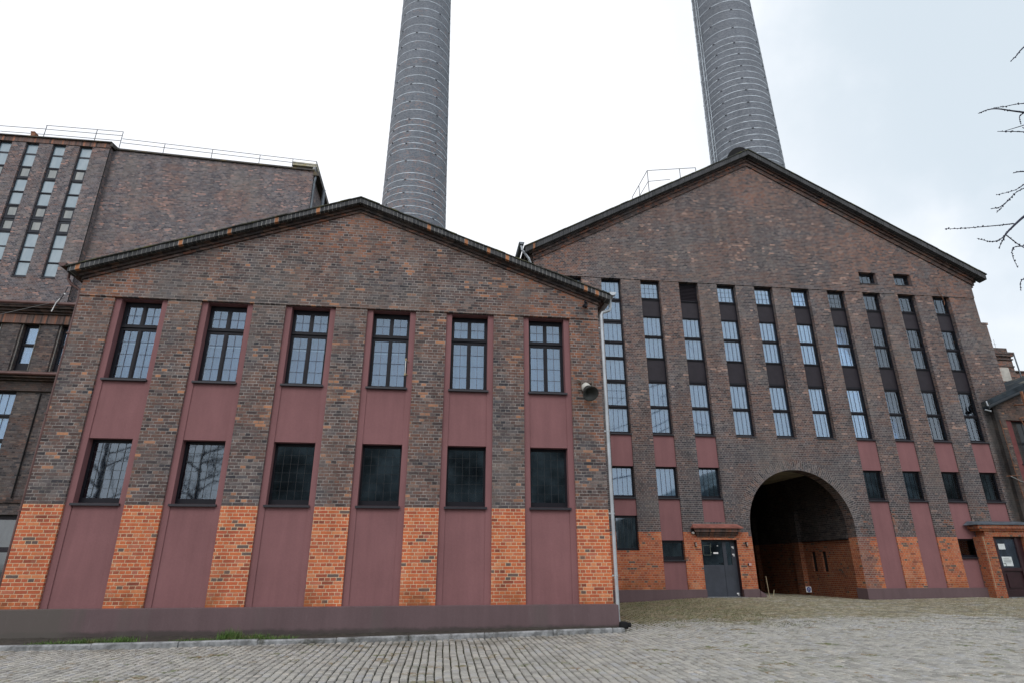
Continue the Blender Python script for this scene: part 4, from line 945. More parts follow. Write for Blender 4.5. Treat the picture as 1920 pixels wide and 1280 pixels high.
# ================================================================== CHIMNEYS
def chimney(cxx, cyy, R0, kk, rings, label, ladder=None, flue=None):
    T = Thing('brick_chimney', label, 'chimney', (cxx, cyy, -.6), 'round brick chimneys behind the halls')
    rr = lambda z: R0 - kk * (z - 40)
    m = MB(); zs = [-.6 + i * (104.6 / 40) for i in range(41)]; n = 72; vs = []; fs = []
    for z in zs: vs += [(cxx + rr(z) * math.cos(2 * math.pi * k / n), cyy + rr(z) * math.sin(2 * math.pi * k / n), z) for k in range(n)]
    for i in range(len(zs) - 1):
        for k in range(n): fs.append((i * n + k, i * n + (k + 1) % n, (i + 1) * n + (k + 1) % n, (i + 1) * n + k))
    m.add(vs, fs)
    def cuv(co, poly):
        a = math.atan2(co.y - cyy, co.x - cxx); ca = math.atan2(poly.center.y + (0 if True else 0), poly.center.x)
        if a < math.pi / 2 - 2 * math.pi + .0: a += 2 * math.pi
        if a > math.pi / 2 + 1e-4: a -= 2 * math.pi
        if poly.center.x < 0 and a > 0 and abs(a - math.pi / 2) < 1e-3: a -= 2 * math.pi
        return (a * R0 + 60, co.z + 10)
    T.part('shaft', m, M['chimney'], uvf=cuv, smooth=True, fix=False)
    for i, z in enumerate(rings):
        b_ = MB(); R_ = rr(z) + .012
        b_.lathe([(-.035, R_ - .03), (-.035, R_), (.035, R_), (.035, R_ - .03)], (cxx, cyy, z), (0, 0, 1), 72)
        bo = T.part('steel_band', b_, M['band'], smooth=False)
        b_ = MB()
        for j in range(4):
            a = math.pi / 2 * j + (.62 if i % 2 else 1.28) + RND.uniform(-.06, .06)
            u = Vector((math.cos(a), math.sin(a), 0)); w = Vector((-u.y, u.x, 0)); c = Vector((cxx, cyy, z - .03)) + u * (R_ + .02)
            pts = []
            for dz in (-.04, .035):
                for p, q in ((-.12, -.03), (.12, -.03), (.12, .035), (-.12, .035)): pts.append(c + w * p + u * q + Vector((0, 0, dz)))
            b_.add(pts, [(0, 3, 2, 1), (4, 5, 6, 7), (0, 1, 5, 4), (1, 2, 6, 5), (2, 3, 7, 6), (3, 0, 4, 7)])
        T.part('turnbuckle', b_, M['steel'], parent=bo)
    if ladder is not None:
        u = Vector((math.cos(ladder), math.sin(ladder), 0)); w = Vector((-u.y, u.x, 0)); b_ = MB()
        for s in (-.22, .22):
            b_.tube([Vector((cxx, cyy, 0)) + u * (rr(z) + .18) + w * s + Vector((0, 0, z)) for z in (2, 30, 60, 100)], .03, 6)
        for k in range(150): 
            z = 30 + k * .45; c = Vector((cxx, cyy, z)) + u * (rr(z) + .18); b_.tube([c - w * .22, c + w * .22], .015, 5)
        for k in range(46):   # guard hoops
            z = 35 + k * 1.45; c = Vector((cxx, cyy, z)) + u * (rr(z) + .18)
            b_.tube([c + w * (.36 * math.cos(math.pi * q / 8)) + u * (.62 * math.sin(math.pi * q / 8)) for q in range(9)], .02, 5)
        for s in (-.3, 0, .3): b_.tube([Vector((cxx, cyy, z)) + u * (rr(z) + .18 + math.sqrt(max(0, .62 ** 2 * (1 - (s / .36) ** 2)))) + w * s for z in (35, 60, 100)], .015, 5)
        T.part('ladder', b_, M['band'])
    if flue:
        a, z0, w_ = flue; b_ = MB(); n = 14
        u = Vector((math.cos(a), math.sin(a), 0)); w = Vector((-u.y, u.x, 0)); c = Vector((cxx, cyy, z0)) + u * (rr(z0) + .03)
        fp = [(w_ * math.cos(math.pi * i / n), w_ * .95 * math.sin(math.pi * i / n)) for i in range(n + 1)]
        cv = lambda a_: u * (.06 - a_ * a_ / (2 * R0))
        for (a0_, h0_), (a1_, h1_) in zip(fp, fp[1:]):
            b_.quad(c + w * a0_ + cv(a0_) + Vector((0, 0, h0_)), c + w * a1_ + cv(a1_) + Vector((0, 0, h1_)), c + w * a1_ + cv(a1_) + Vector((0, 0, -3)), c + w * a0_ + cv(a0_) + Vector((0, 0, -3)))
        T.part('flue_opening', b_, M['black'], fix=False)
rg1 = [36.93, 37.79, 38.65, 39.51, 40.34, 41.2, 42.84, 44.46, 45.24, 46.04, 46.93, 47.8, 48.65, 49.98, 51.22, 52.55, 53.85, 55.14, 56.47, 57.82, 59.16, 60.52, 61.9, 63.23, 64.61, 65.95, 67.3, 68.7, 70.1, 71.5, 72.9]
rg1 = [35.2, 36.0] + rg1
chimney(4.495, 45, 3.61, .0167, rg1, 'round brick chimney with pinkish brick patches, rising behind the low hall roof')
g_ = (38 + 14.9616) / (42 + 14.9616)
rg2 = [44.07, 44.92, 45.8, 46.76, 47.54, 48.47, 49.48, 50.38, 51.36, 52.3, 53.25, 54.18, 55.14, 56.04, 57.05, 57.97, 58.92, 59.91, 60.85, 61.77, 62.75, 64.25, 65.78, 67.32, 68.9, 70.5, 72.1, 73.7, 75.3, 77.0, 78.6]
rg2 = [.884 + (z - .884) * g_ for z in [41.6, 42.4, 43.2] + rg2]
chimney(41.61, 38, 3.83, .01636, rg2, 'round grey brick chimney with caged ladder and close bands, behind the tall hall gable', ladder=rad(-172), flue=(rad(-134), 41.9, 1.15))

# ================================================================== RIGHT SIDE: annex, porch, turret
EY = 8.45
E_ = Thing('annex_building', 'dark low brick annex with soot streaks and slate grey roof, cut by the right edge', 'building', (37, 12, -.4))
def rakeE(x): return 7.42 + .40 * (x - 32.56)
ew = [(33.66, 34.86, 4.98, 6.90), (35.76, 37.16, 4.98, 6.9), (38.16, 39.46, 4.98, 6.9)]
m = MB()
m.sheet(32.88, 42, -.6, 6.95, EY, [(33.36, 35.16, 2.4, 6.9), (35.66, 37.26, 2.4, 6.9), (38.06, 39.56, 2.4, 6.9)], .06)
m.poly([(32.88, EY, 6.95), (42, EY, 6.95), (42, EY, rakeE(37.86) - .5), (37.86, EY, rakeE(37.86)), (32.88, EY, rakeE(32.88))])
m.quad((32.88, EY, -.6), (32.88, 22, -.6), (32.88, 22, rakeE(32.88)), (32.88, EY, rakeE(32.88)))
m.quad((42, EY, -.6), (42, 22, -.6), (42, 22, 9), (42, EY, 9))
E_.part('wall', m, brick_mat('sooty_annex_brick', warm=.6, hot=.72, gain=.75, soot=(32.56, 33.24, -1, 9), mortar=(.22, .17, .13)), fix=False)
for a, b_ in ((33.36, 35.16), (35.66, 37.26), (38.06, 39.56)):
    m = MB(); m.sheet(a, b_, 2.4, 6.9, EY + .06, [(a + .30, b_ - .15, 4.98, 6.88)], .2); E_.part('stucco_bay', m, simple('deep_red_stucco', (.15, .045, .045), .8), fix=False)
    window(E_, a + .30, 4.98, EY + .2, b_ - a - .45, 1.9, [(.08, .85, 'glass', 1, 0), (.98, 1.82, 'glass', 1, 0)], bw=.07, pane=glazed_mat('dark_annex_glass', (.010, .014, .018), (.02, .026, .03), rough=.2, spec=.25), sill=(a + .25, b_ - .1, EY + .0, .05))
m = MB(); m.prism([(32.56, rakeE(32.56) + .0), (37.86, rakeE(37.86)), (42.2, rakeE(37.86) - .5), (42.2, rakeE(37.86) - .3), (37.86, rakeE(37.86) + .34), (32.56, rakeE(32.56) + .30)], EY - .12, 22); E_.part('roof', m, simple('slate_grey_roofing', (.030, .038, .046), .9, spec=.1, var=.3, scale=2, c2=(.17, .16, .13)))
m = MB(); m.tube([(32.46, EY - .17, rakeE(32.46) + .02), (37.86, EY - .17, rakeE(37.86) + .02)], .07, 10); E_.part('gutter', m, simple('black_gutter_paint', (.025, .03, .035), .6, spec=.2))
m = MB(); m.tube([(32.50, EY - .15, rakeE(32.46) + .32), (32.48, EY - .19, rakeE(32.46) + .1), (32.56, EY - .15, rakeE(32.46) - .02)], .03, 6); m.tube([(32.38, EY - .1, 7.32), (32.60, EY - .16, 7.24)], .035, 6); E_.part('broken_bracket', m, M['zinc'])
m = MB(); m.tube([(33.04, EY - .03, 6.9), (33.08, EY - .03, 4.5), (33.16, EY - .03, 2.6)], .012, 6); m.tube([(32.56, EY - .05, 4.42), (33.21, EY - .05, 4.45)], .014, 6); E_.part('conduit', m, M['rust'])
m = MB(); m.tube([(32.76, EY - .06, 4.42), (32.96, EY - .1, 4.3), (33.16, EY - .06, 4.22), (33.46, EY - .06, 4.15)], .010, 6); E_.part('cable', m, simple('pale_cable', (.35, .38, .38), .5))
T = Thing('rusty_bracket', 'rusty steel arm and post hanging in front of the annex window at the right edge', 'bracket', (33.86, EY - .6, 6))
m = MB(); m.box(33.98, 34.06, EY - .55, EY - .47, 5.9, 8.1); T.part('post', m, M['rust'])
m = MB(); m.tube([(33.51, EY - .5, 6.85), (34.01, EY - .5, 7.0)], .028, 6); m.tube([(33.58, EY - .5, 6.85), (33.96, EY - .5, 5.55)], .024, 6); m.tube([(33.88, EY - .5, 5.62), (34.46, EY - .5, 5.60)], .03, 6); m.tube([(34.01, EY - .5, 7.5), (34.01, EY + .0, 7.6)], .03, 6); T.part('arm', m, M['rust'])
P_ = Thing('entrance_porch', 'low orange brick porch with grey capping and dark red door at the right edge', 'porch', (32.3, 8.2, -.4))
PYF = 8.2
m = MB(); m.box(30.42, 30.93, PYF, BY - .002, -.6, 1.93); m.box(32.35, 34.4, PYF, BY - .002, -.6, 1.93); m.box(30.60, 34.4, PYF + .002, BY - .003, 1.932, 2.16); m.box(30.32, 34.5, PYF - .02, BY - .003, 2.0, 2.13) if False else None
P_.part('wall', m, M['brickPorch'])
m = MB(); m.box(30.36, 34.6, PYF - .06, BY - .002, 2.162, 2.24); m.box(30.28, 34.7, PYF - .11, BY - .002, 2.242, 2.38); P_.part('cornice', m, M['brickPorch'])
m = MB(); m.add([(30.20, PYF - .16, 2.39), (34.8, PYF - .16, 2.39), (34.8, BY, 2.39), (30.10, BY, 2.39), (30.22, PYF - .16, 2.43), (34.8, PYF - .16, 2.43), (34.8, BY, 2.56), (30.35, BY, 2.56)],
                [(0, 3, 2, 1), (4, 5, 6, 7), (0, 1, 5, 4), (1, 2, 6, 5), (2, 3, 7, 6), (3, 0, 4, 7)])
P_.part('capping', m, simple('blue_grey_zinc', (.085, .10, .12), .7, var=.3, spec=.2))
m = MB(); m.box(30.935, 32.345, 8.36, 8.40, -.36, 1.93)
m.box(31.0, 31.12, 8.30, 8.36, -.34, 1.90); m.box(31.98, 32.1, 8.30, 8.36, -.34, 1.90); m.box(31.12, 31.98, 8.31, 8.36, .62, .74); m.box(31.12, 31.98, 8.31, 8.36, -.34, -.12); m.box(31.25, 31.85, 8.33, 8.36, -.02, .52)
dr = P_.part('door', m, M['doorR'])
m = MB(); m.box(31.12, 31.98, 8.345, 8.359, .74, 1.84); P_.part('door_glass', m, glazed_mat('dark_door_glass', (.015, .02, .03), (.03, .04, .06)), parent=dr)
for nb in ((31.20, 31.50, 1.44, 1.66), (31.22, 31.66, .80, 1.16)):
    m = MB(); m.box(nb[0], nb[1], 8.33, 8.338, nb[2], nb[3]); P_.part('notice', m, simple('paper_white', (.62, .66, .66), .7, var=.06), parent=dr)
m = MB(); m.box(31.27, 31.62, 8.322, 8.327, 1.02, 1.035); m.box(31.27, 31.62, 8.322, 8.327, .97, .985); m.box(31.27, 31.52, 8.322, 8.327, 1.08, 1.09); m.box(31.27, 31.58, 8.322, 8.327, .92, .93)
m.tube([(31.22, 8.322, .90), (31.28, 8.322, .92), (31.33, 8.322, .88), (31.33, 8.322, .80)], .008, 5); P_.part('print', m, simple('grey_print', (.14, .16, .16), .7), parent=dr)
m = MB(); m.tube([(30.47, PYF - .015, 1.92), (30.49, PYF - .015, .9), (30.47, PYF - .015, -.0)], .010, 6); P_.part('cable', m, simple('buff_cable', (.42, .33, .22), .6))
m = MB(); m.box(30.94, 32.34, PYF - .12, 8.34, -.42, -.352); P_.part('step', m, M['concrete'])
F_ = Thing('brick_turret', 'stepped red brick turret with one pale plastered panel behind the tall hall at the right', 'turret', (40.2, 15, -.4))
m = MB(); m.box(38.6, 40.85, 14, 17, -.6, 12.05); m.box(40.0, 40.84, 13.96, 13.998, 10.5, 11.4) if False else None
m.box(40.86, 44, 14.4, 17, -.6, 11.28)
F_.part('wall', m, M['brickF'])
m = MB(); m.box(38.5, 40.9, 13.88, 17.1, 12.05, 12.18); m.box(38.5, 40.85, 13.94, 17.05, 11.42, 11.5); m.box(38.5, 40.88, 13.92, 17.05, 11.85, 11.92); m.box(38.5, 40.62, 13.9, 17, 12.30, 12.55); m.box(38.5, 40.98, 13.85, 17, 12.182, 12.298); m.box(40.86, 44.1, 14.3, 17.1, 11.282, 11.36)
F_.part('cornice', m, brick_mat('turret_cornice_brick', warm=.9, hot=.7, gain=.7, hotc=(.3, .1, .06)))
m = MB(); m.box(39.5, 40.45, 13.97, 13.999, 10.58, 11.40); F_.part('plaster_panel', m, simple('stained_plaster', (.42, .40, .36), .8, var=.2, scale=2, c2=(.42, .14, .06)))
m = MB(); m.box(39.55, 40.45, 13.975, 13.999, 9.8, 10.52); F_.part('blocked_window', m, simple('dull_boards', (.12, .13, .14), .7, var=.3, scale=3))
m = MB(); m.tube([(40.98, 13.9, 12.2), (41.05, 13.9, 10.0)], .04, 6); F_.part('downpipe', m, M['zincD'])
m = MB(); m.tube([(40.6, 14.5, 12.5), (40.6, 14.5, 13.3)], .012, 5); m.tube([(40.5, 14.5, 13.0), (40.7, 14.5, 13.0)], .01, 5); F_.part('aerial', m, M['zinc'])

# ================================================================== GROUND
def ground_mat():
    mt, t, b = material('sett_paving_and_soil'); p = pos(t); x, y, z = t.sep(p)
    far = t.noise(p, 6.0, 4.0, .7)
    col = t.mix(t.ss(far, .35, .65), (.036, .034, .020), (.075, .072, .034))
    mo = t.m('MULTIPLY', t.ss(t.noise(p, 1.3, 4.0, .65), .36, .56), t.ss(y, -9.0, 3.0))
    col = t.mix(t.m('MULTIPLY', mo, .8), col, (.075, .085, .022))
    t.l.new(col, b.inputs['Base Color']); b.inputs['Roughness'].default_value = .95
    return mt
m = MB(); gx = [-300, -120, -60, -30] + [-22 + i * .75 for i in range(98)] + [60, 90, 160, 320]; gy = [-300, -150, -80, -45] + [-30 + i * 1.5 for i in range(16)] + [-6.5 + i * .5 for i in range(50)] + [24, 30, 45, 80, 160, 320]
gx = sorted(set(gx)); gy = sorted(set(gy))
vs = [(x, y, ground(x, y) - .048) for y in gy for x in gx]; nx_ = len(gx)
fs = [(j * nx_ + i, j * nx_ + i + 1, (j + 1) * nx_ + i + 1, (j + 1) * nx_ + i) for j in range(len(gy) - 1) for i in range(nx_ - 1)]
m.add(vs, fs); tag(link('ground', m, ground_mat(), fix=False, smooth=True), kind='structure')

def sett_mat():
    mt, t, b = material('granite_setts'); p = pos(t); x, y, z = t.sep(p)
    at = t.new('ShaderNodeAttribute'); at.attribute_name = 'rnd'; r = at.outputs['Fac']
    col = t.ramp(r, [(0, (.25, .242, .222)), (.25, (.322, .312, .285)), (.5, (.358, .345, .312)), (.8, (.41, .394, .352)), (.93, (.34, .34, .342)), (1, (.45, .415, .36))])
    f = t.noise(p, 45.0, 3.0, .7); g = t.noise(p, .8, 4.0, .65)
    ff = t.m('ADD', .66, t.m('ADD', t.m('MULTIPLY', f, .36), t.m('MULTIPLY', g, .30)))
    col = t.mix(1.0, col, t.comb(ff, ff, ff), 'MULTIPLY')
    # grime and moss creeping over the stones towards the halls
    back = t.ss(t.m('ADD', y, t.m('MULTIPLY', t.m('SUBTRACT', t.noise(p, .5, 3.0), .5), 6.0)), .4, 2.6)
    leftm = t.m('MULTIPLY', t.ss(x, 21.0, 14.0), t.ss(y, 1.2, 4.5))
    mn = t.noise(p, 2.3, 5.0, .7)
    mk = t.ss(t.m('ADD', t.m('ADD', mn, t.m('MULTIPLY', back, .10)), t.m('MULTIPLY', leftm, .40)), .55, .66)
    mcol = t.mix(t.ss(t.noise(p, 2.1, 5.0, .7), .42, .6), (.072, .098, .010), (.185, .105, .030))
    col = t.mix(t.m('MULTIPLY', mk, t.m('ADD', .5, t.m('MULTIPLY', r, .42))), col, mcol)
    tan = t.m('MULTIPLY', back, t.ss(g, .25, .5)); tc_ = t.mix(t.m('GREATER_THAN', r, .5), (.17, .145, .085), (.285, .25, .165)); col = t.mix(t.m('MULTIPLY', tan, .7), col, tc_)
    kd = t.m('MULTIPLY', t.ss(y, -2.6, -1.4), t.ss(x, 13.0, 10.0)); kd = t.m('MULTIPLY', kd, t.ss(t.noise(p, 1.4, 4.0, .6), .42, .6))
    col = t.mix(t.m('MULTIPLY', kd, .6), col, (.085, .075, .05))
    wet = t.m('MULTIPLY', t.ss(t.noise(t.comb(t.m('MULTIPLY', x, .35), y, 0), 1.1, 3.0), .6, .66), t.ss(x, 20.0, 24.0)); col = t.mix(t.m('MULTIPLY', wet, .6), col, (.06, .06, .058))
    t.l.new(col, b.inputs['Base Color']); b.inputs['Roughness'].default_value = .62; b.inputs['Specular IOR Level'].default_value = .5
    bp_ = t.new('ShaderNodeBump'); bp_.inputs['Distance'].default_value = .008
    t.l.new(f, bp_.inputs['Height']); t.l.new(bp_.outputs[0], b.inputs['Normal'])
    return mt
def warpx(x, y):   # the rows run away from the camera with slow waves
    return x + .022 * math.sin(y * .9 + x * .35) + .006 * math.sin(y * 2.3 + x * 1.3) + .5 * (.012 * (x - 8) * (y + 6))
V = []; Fc = []; rv = []
CYAW = -.12487; camx, camy = 8.217, -14.9616
i = 0; xr_ = -9.0
while xr_ < 44:
    y = -8.8 + RND.uniform(0, .15)
    wdt = RND.uniform(.116, .130)
    while y < 20.0:
        back = y > 1.2
        ln = RND.uniform(.12, .20) if not back else RND.uniform(.09, .15)
        xc, yc = xr_ + wdt / 2, y + ln / 2
        xw = warpx(xc, yc)
        y += ln
        # inside view sector (with a margin for other viewpoints)
        dx, dy = xw - camx, yc - camy; fx, fy = math.sin(-CYAW), math.cos(CYAW)
        depth = dx * fx + dy * fy; side = dx * fy - dy * fx
        if abs(side) > depth * .853 + 3.0: continue
        ky = kerb_y(xw)
        if ky is not None and xw < 12.66 and yc > ky - .10: continue
        if yc > BY - .14 and not (ARC - AR_ + .1 < xw < ARC + AR_ - .1): continue
        if yc > 13.5 or (xw > 30.1 and yc > 7.75): continue
        if 18.5 < xw < 20.2 and yc > BY - .22: continue
        z = ground(xw, yc); g = .0105 + max(0, min(1, (yc + 2.5) / 4)) * .0045
        hw, hl = wdt / 2 - g, ln / 2 - g * .8; h = RND.uniform(-.003, .003)
        tx, ty = RND.uniform(-.014, .014), RND.uniform(-.014, .014); o = len(V); an = RND.uniform(-.05, .05)
        jj = [(RND.uniform(-.005, .005), RND.uniform(-.006, .006)) for _ in range(4)]
        for lvl, (sh, zz) in enumerate(((0, -.04), (0, -.006), (.011, .006))):
            for q, (sx_, sy_) in enumerate(((-1, -1), (1, -1), (1, 1), (-1, 1))):
                px_, py_ = sx_ * (hw - sh) + jj[q][0], sy_ * (hl - sh) + jj[q][1]
                px_, py_ = px_ - an * py_, py_ + an * px_
                V.append((xw + px_, yc + py_, z + h + zz + tx * px_ + ty * py_))
        fcs = [(o + 8, o + 9, o + 10, o + 11)]
        for q in range(4):
            q2 = (q + 1) % 4; fcs += [(o + q, o + q2, o + 4 + q2, o + 4 + q), (o + 4 + q, o + 4 + q2, o + 8 + q2, o + 8 + q)]
        Fc += fcs; rr_ = RND.random(); rv += [rr_] * len(fcs)
    xr_ += wdt
me = bpy.data.meshes.new('sett_paving'); me.from_pydata(V, [], Fc)
at = me.attributes.new('rnd', 'FLOAT', 'FACE'); at.data.foreach_set('value', rv)
me.materials.append(sett_mat()); o = bpy.data.objects.new('sett_paving', me); COL.objects.link(o); tag(o, kind='structure')
print('setts', len(V) // 12)
# paving further off and behind the camera: soil strip by the wall, kerb
m = MB(); x = -7.0; segs = []
while x < 12.6:
    L = RND.uniform(1.35, 2.0); x2 = min(x + L, 12.62)
    if x2 - x > .2:
        y0, y1 = kerb_y(x), kerb_y(x2 - .012); zt0, zt1 = kerb_top(x) + RND.uniform(-.008, .008), kerb_top(x2) + RND.uniform(-.008, .008)
        dd = .11; jy = RND.uniform(-.012, .012)
        a = [(x, y0 + jy, -.8), (x2 - .012, y1 + jy, -.8), (x2 - .012, y1 + jy + dd, -.8), (x, y0 + jy + dd, -.8)]
        b1 = [(x, y0 + jy, zt0 - .025), (x2 - .012, y1 + jy, zt1 - .025), (x2 - .012, y1 + jy + dd, zt1 - .01), (x, y0 + jy + dd, zt0 - .01)]
        c1_ = [(x + .01, y0 + jy + .022, zt0), (x2 - .022, y1 + jy + .022, zt1), (x2 - .022, y1 + jy + dd - .01, zt1), (x + .01, y0 + jy + dd - .01, zt0)]
        o = len(m.v); m.v += a + b1 + c1_
        for q in range(4): q2 = (q + 1) % 4; m.f += [(o + q, o + q2, o + 4 + q2, o + 4 + q), (o + 4 + q, o + 4 + q2, o + 8 + q2, o + 8 + q)]
        m.f.append((o + 8, o + 9, o + 10, o + 11))
    x = x2
m.box(12.50, 12.63, -.32, .55, -.8, -.475)
tag(link('kerb', m, M['concrete'], fix=True), kind='structure')
m = MB(); xs = [-7 + i * .25 for i in range(79)]
for a, b_ in zip(xs, xs[1:]):
    b_ = min(b_, 12.5)
    for j in range(6):
        t0, t1 = j / 6, (j + 1) / 6
        def sp(x, t): 
            ky = kerb_y(x) + .10; yy = ky + (.0 - ky) * t
            return (x, yy, kerb_top(x) - .03 + .05 * t * (1 if x > 9 else .3) + .018 * mnoise.noise(Vector((x * 3, yy * 5, 0))))
        m.quad(sp(a, t0), sp(b_, t0), sp(b_, t1), sp(a, t1))
tag(link('soil_strip', m, simple('dark_soil', (.045, .038, .030), .95, var=.4, scale=9, bump=.01), fix=False, smooth=True), kind='structure')

# weeds along the kerb and moss tufts: uncountable blades
def blades(name, spots, mat):
    V, Fc = [], []
    for (x, y, z, h, w, lean) in spots:
        a = RND.uniform(0, 6.28); dx, dy = math.cos(a) * w, math.sin(a) * w; lx, ly = RND.uniform(-lean, lean), RND.uniform(-lean, lean)
        o = len(V); V += [(x - dx, y - dy, z), (x + dx, y + dy, z), (x + dx * .7 + lx * .5, y + dy * .7 + ly * .5, z + h * .6), (x - dx * .7 + lx * .5, y - dy * .7 + ly * .5, z + h * .6), (x + lx, y + ly, z + h)]
        Fc += [(o, o + 1, o + 2, o + 3), (o + 3, o + 2, o + 4)]
    me = bpy.data.meshes.new(name); me.from_pydata(V, [], Fc); me.materials.append(mat)
    o = bpy.data.objects.new(name, me); COL.objects.link(o); return o
sp = []
for (xc, wd, n, hh) in ((1.05, .28, 420, .08), (1.75, .35, 900, .11), (2.35, .18, 700, .13), (3.6, .35, 700, .07), (4.25, .16, 1000, .19), (4.75, .25, 620, .13), (5.25, .25, 420, .08), (7.4, .3, 260, .03), (9.6, .3, 160, .03), (11.0, .9, 260, .03), (12.2, .3, 160, .04)):
    for _ in range(n):
        x = RND.gauss(xc, wd * .6); ky = kerb_y(min(max(x, -6), 12.5)); y = ky + .12 + abs(RND.gauss(0, .18)) * (1 if x < 8 else .4)
        y = min(y, -.12)
        q = abs(RND.gauss(.6, .3)); sp.append((x, y, kerb_top(x) - .04, hh * q, RND.uniform(.003, .009), .05))
tag(blades('weeds', sp, simple('weed_green', (.075, .135, .030), .7, var=.55, scale=9, c2=(.16, .15, .06))), 'patchy green weeds growing between the kerb and the dark red plinth', 'weeds', kind='stuff')
sp = []
for _ in range(60000):
    x = RND.uniform(12.7, 33); y = RND.uniform(.0, 8.4)
    if x > 20 and y < 6.5: 
        if RND.random() < .8: continue
    v = mnoise.noise(Vector((x * .9, y * 1.4, 2))) + .75 * max(0, (18.5 - x) / 6) * max(0, min(1, (y - 2) / 3)) + (.25 if y > 7.3 else 0)
    if v < .10 - (.12 if x < 17.5 else 0) or (xw_ok := (ARC - 1.9 < x < ARC + 1.9 and y > 7.6)): continue
    sp.append((x, y, ground(x, y) - .012, RND.uniform(.014, .036) if x < 17.5 + v * 2 else RND.uniform(.008, .018), RND.uniform(.004, .012), .02))
tag(blades('moss', sp, simple('moss_green_brown', (.080, .105, .020), .9, var=.5, scale=3, c2=(.16, .095, .035))), 'low green-brown moss and dead grass on the setts in front of the tall hall', 'moss', kind='stuff')
for _ in range(0): pass

# ================================================================== LARCH at the right
L_ = Thing('larch_tree', 'bare larch with knobbly drooping twigs reaching into the sky from the right edge', 'tree', (24.2, -5.9, -.6))
TX, TY = 24.2, -5.9
m = MB(); m.tube([(TX, TY, -.7), (TX + .05, TY, 2), (TX - .02, TY + .05, 6), (TX + .04, TY, 11), (TX, TY, 16), (TX, TY, 19)], [.30, .25, .21, .15, .08, .02], 14); L_.part('trunk', m, M['bark'], smooth=True)
def twig(m, pts, r0, r1, knobs=True):
    P = [Vector(p) for p in pts]; out = []
    for i in range(len(P) - 1):
        p0 = P[max(0, i - 1)]; p1 = P[i]; p2 = P[i + 1]; p3 = P[min(len(P) - 1, i + 2)]
        for k in range(5):
            t = k / 5; out.append(.5 * ((2 * p1) + (p2 - p0) * t + (2 * p0 - 5 * p1 + 4 * p2 - p3) * t * t + (3 * p1 - p0 - 3 * p2 + p3) * t ** 3))
    out.append(P[-1]); n = len(out)
    m.tube(out, [1.1 * lerp(r0, r1, (i / (n - 1)) ** .7) for i in range(n)], 6)
    if knobs:
        for a, b_ in zip(out, out[1:]):
            L = (b_ - a).length; c = 0
            while c < L:
                p = a.lerp(b_, c / L) + Vector((RND.uniform(-.004, .004), RND.uniform(-.006, .006), RND.uniform(-.008, .008))); q = RND.uniform(.008, .017)
                d = Vector((RND.uniform(-1, 1), RND.uniform(-1, 1), RND.uniform(-1, 1))).normalized()
                m.tube([p, p + d * q * 1.6], [q, q * .5], 5); c += RND.uniform(.05, .11)
def limb(main, subs, r0=.05, r1=.006):
    m = MB(); twig(m, main, r0, r1)
    for s in subs: twig(m, s, .011, .004)
    L_.part('branch', m, M['bark'])
limb([(TX, TY, 9.0), (22.5, -6.1, 8.6), (20.6, -6.4, 7.6), (19.3, -6.5, 7.15), (18.95, -6.5, 6.97), (18.55, -6.5, 6.66), (18.42, -6.5, 6.54)],
     [[(18.66, -6.5, 6.79), (18.3, -6.55, 6.70), (17.9, -6.5, 6.66), (17.5, -6.45, 6.63), (17.2, -6.5, 6.57)],
      [(18.42, -6.5, 6.54), (18.25, -6.5, 6.42), (18.05, -6.5, 6.37), (17.8, -6.5, 6.42)],
      [(18.45, -6.5, 6.58), (18.36, -6.45, 6.42), (18.30, -6.4, 6.30)],
      [(18.42, -6.5, 6.54), (18.62, -6.5, 6.35), (18.68, -6.6, 6.15), (18.8, -6.6, 5.9)],
      [(19.3, -6.5, 6.9), (18.8, -6.5, 6.38), (18.5, -6.5, 6.28), (18.42, -6.5, 6.1), (18.45, -6.5, 5.86)]], .055, .012)
limb([(TX, TY, 11.2), (22.4, -6.2, 10.4), (20.8, -6.5, 9.75), (20.0, -6.5, 9.50), (19.6, -6.5, 9.48), (19.2, -6.5, 9.50), (18.95, -6.5, 9.45), (18.7, -6.5, 9.33)],
     [[(20.3, -6.5, 9.72), (19.8, -6.5, 9.70), (19.4, -6.45, 9.62), (19.1, -6.5, 9.52)], [(19.9, -6.5, 9.5), (19.65, -6.5, 9.38), (19.6, -6.5, 9.15)]], .04, .005)
limb([(TX, TY, 12.9), (22.6, -6.2, 12.4), (21.2, -6.5, 11.9), (20.4, -6.5, 11.3), (20.1, -6.5, 11.0), (19.92, -6.5, 10.84)], [], .035, .005)
limb([(TX, TY, 10.3), (22.0, -6.3, 9.3), (20.4, -6.5, 8.97), (19.6, -6.5, 8.97), (19.0, -6.5, 8.92)], [], .03, .005)
limb([(TX, TY, 9.8), (22.0, -6.3, 8.7), (20.2, -6.5, 8.05), (19.3, -6.5, 8.0), (19.03, -6.5, 7.94)], [[(20.2, -6.5, 8.0), (19.4, -6.5, 7.80), (18.95, -6.5, 7.55), (18.5, -6.5, 7.4)], [(20.1, -6.5, 7.95), (19.1, -6.5, 7.58), (18.7, -6.5, 7.28), (18.38, -6.5, 7.0)], [(18.75, -6.5, 7.32), (18.5, -6.5, 7.14), (18.28, -6.5, 7.08)]], .035, .006)
limb([(TX, TY, 7.6), (22.0, -6.2, 6.6), (20.0, -6.4, 6.2), (19.0, -6.5, 5.9), (18.65, -6.5, 5.5), (18.5, -6.5, 5.25)], [[(18.9, -6.5, 5.85), (18.45, -6.5, 5.62), (18.36, -6.5, 5.4)], [(18.8, -6.5, 5.7), (18.6, -6.5, 5.4), (18.42, -6.5, 5.25)]], .05, .014)
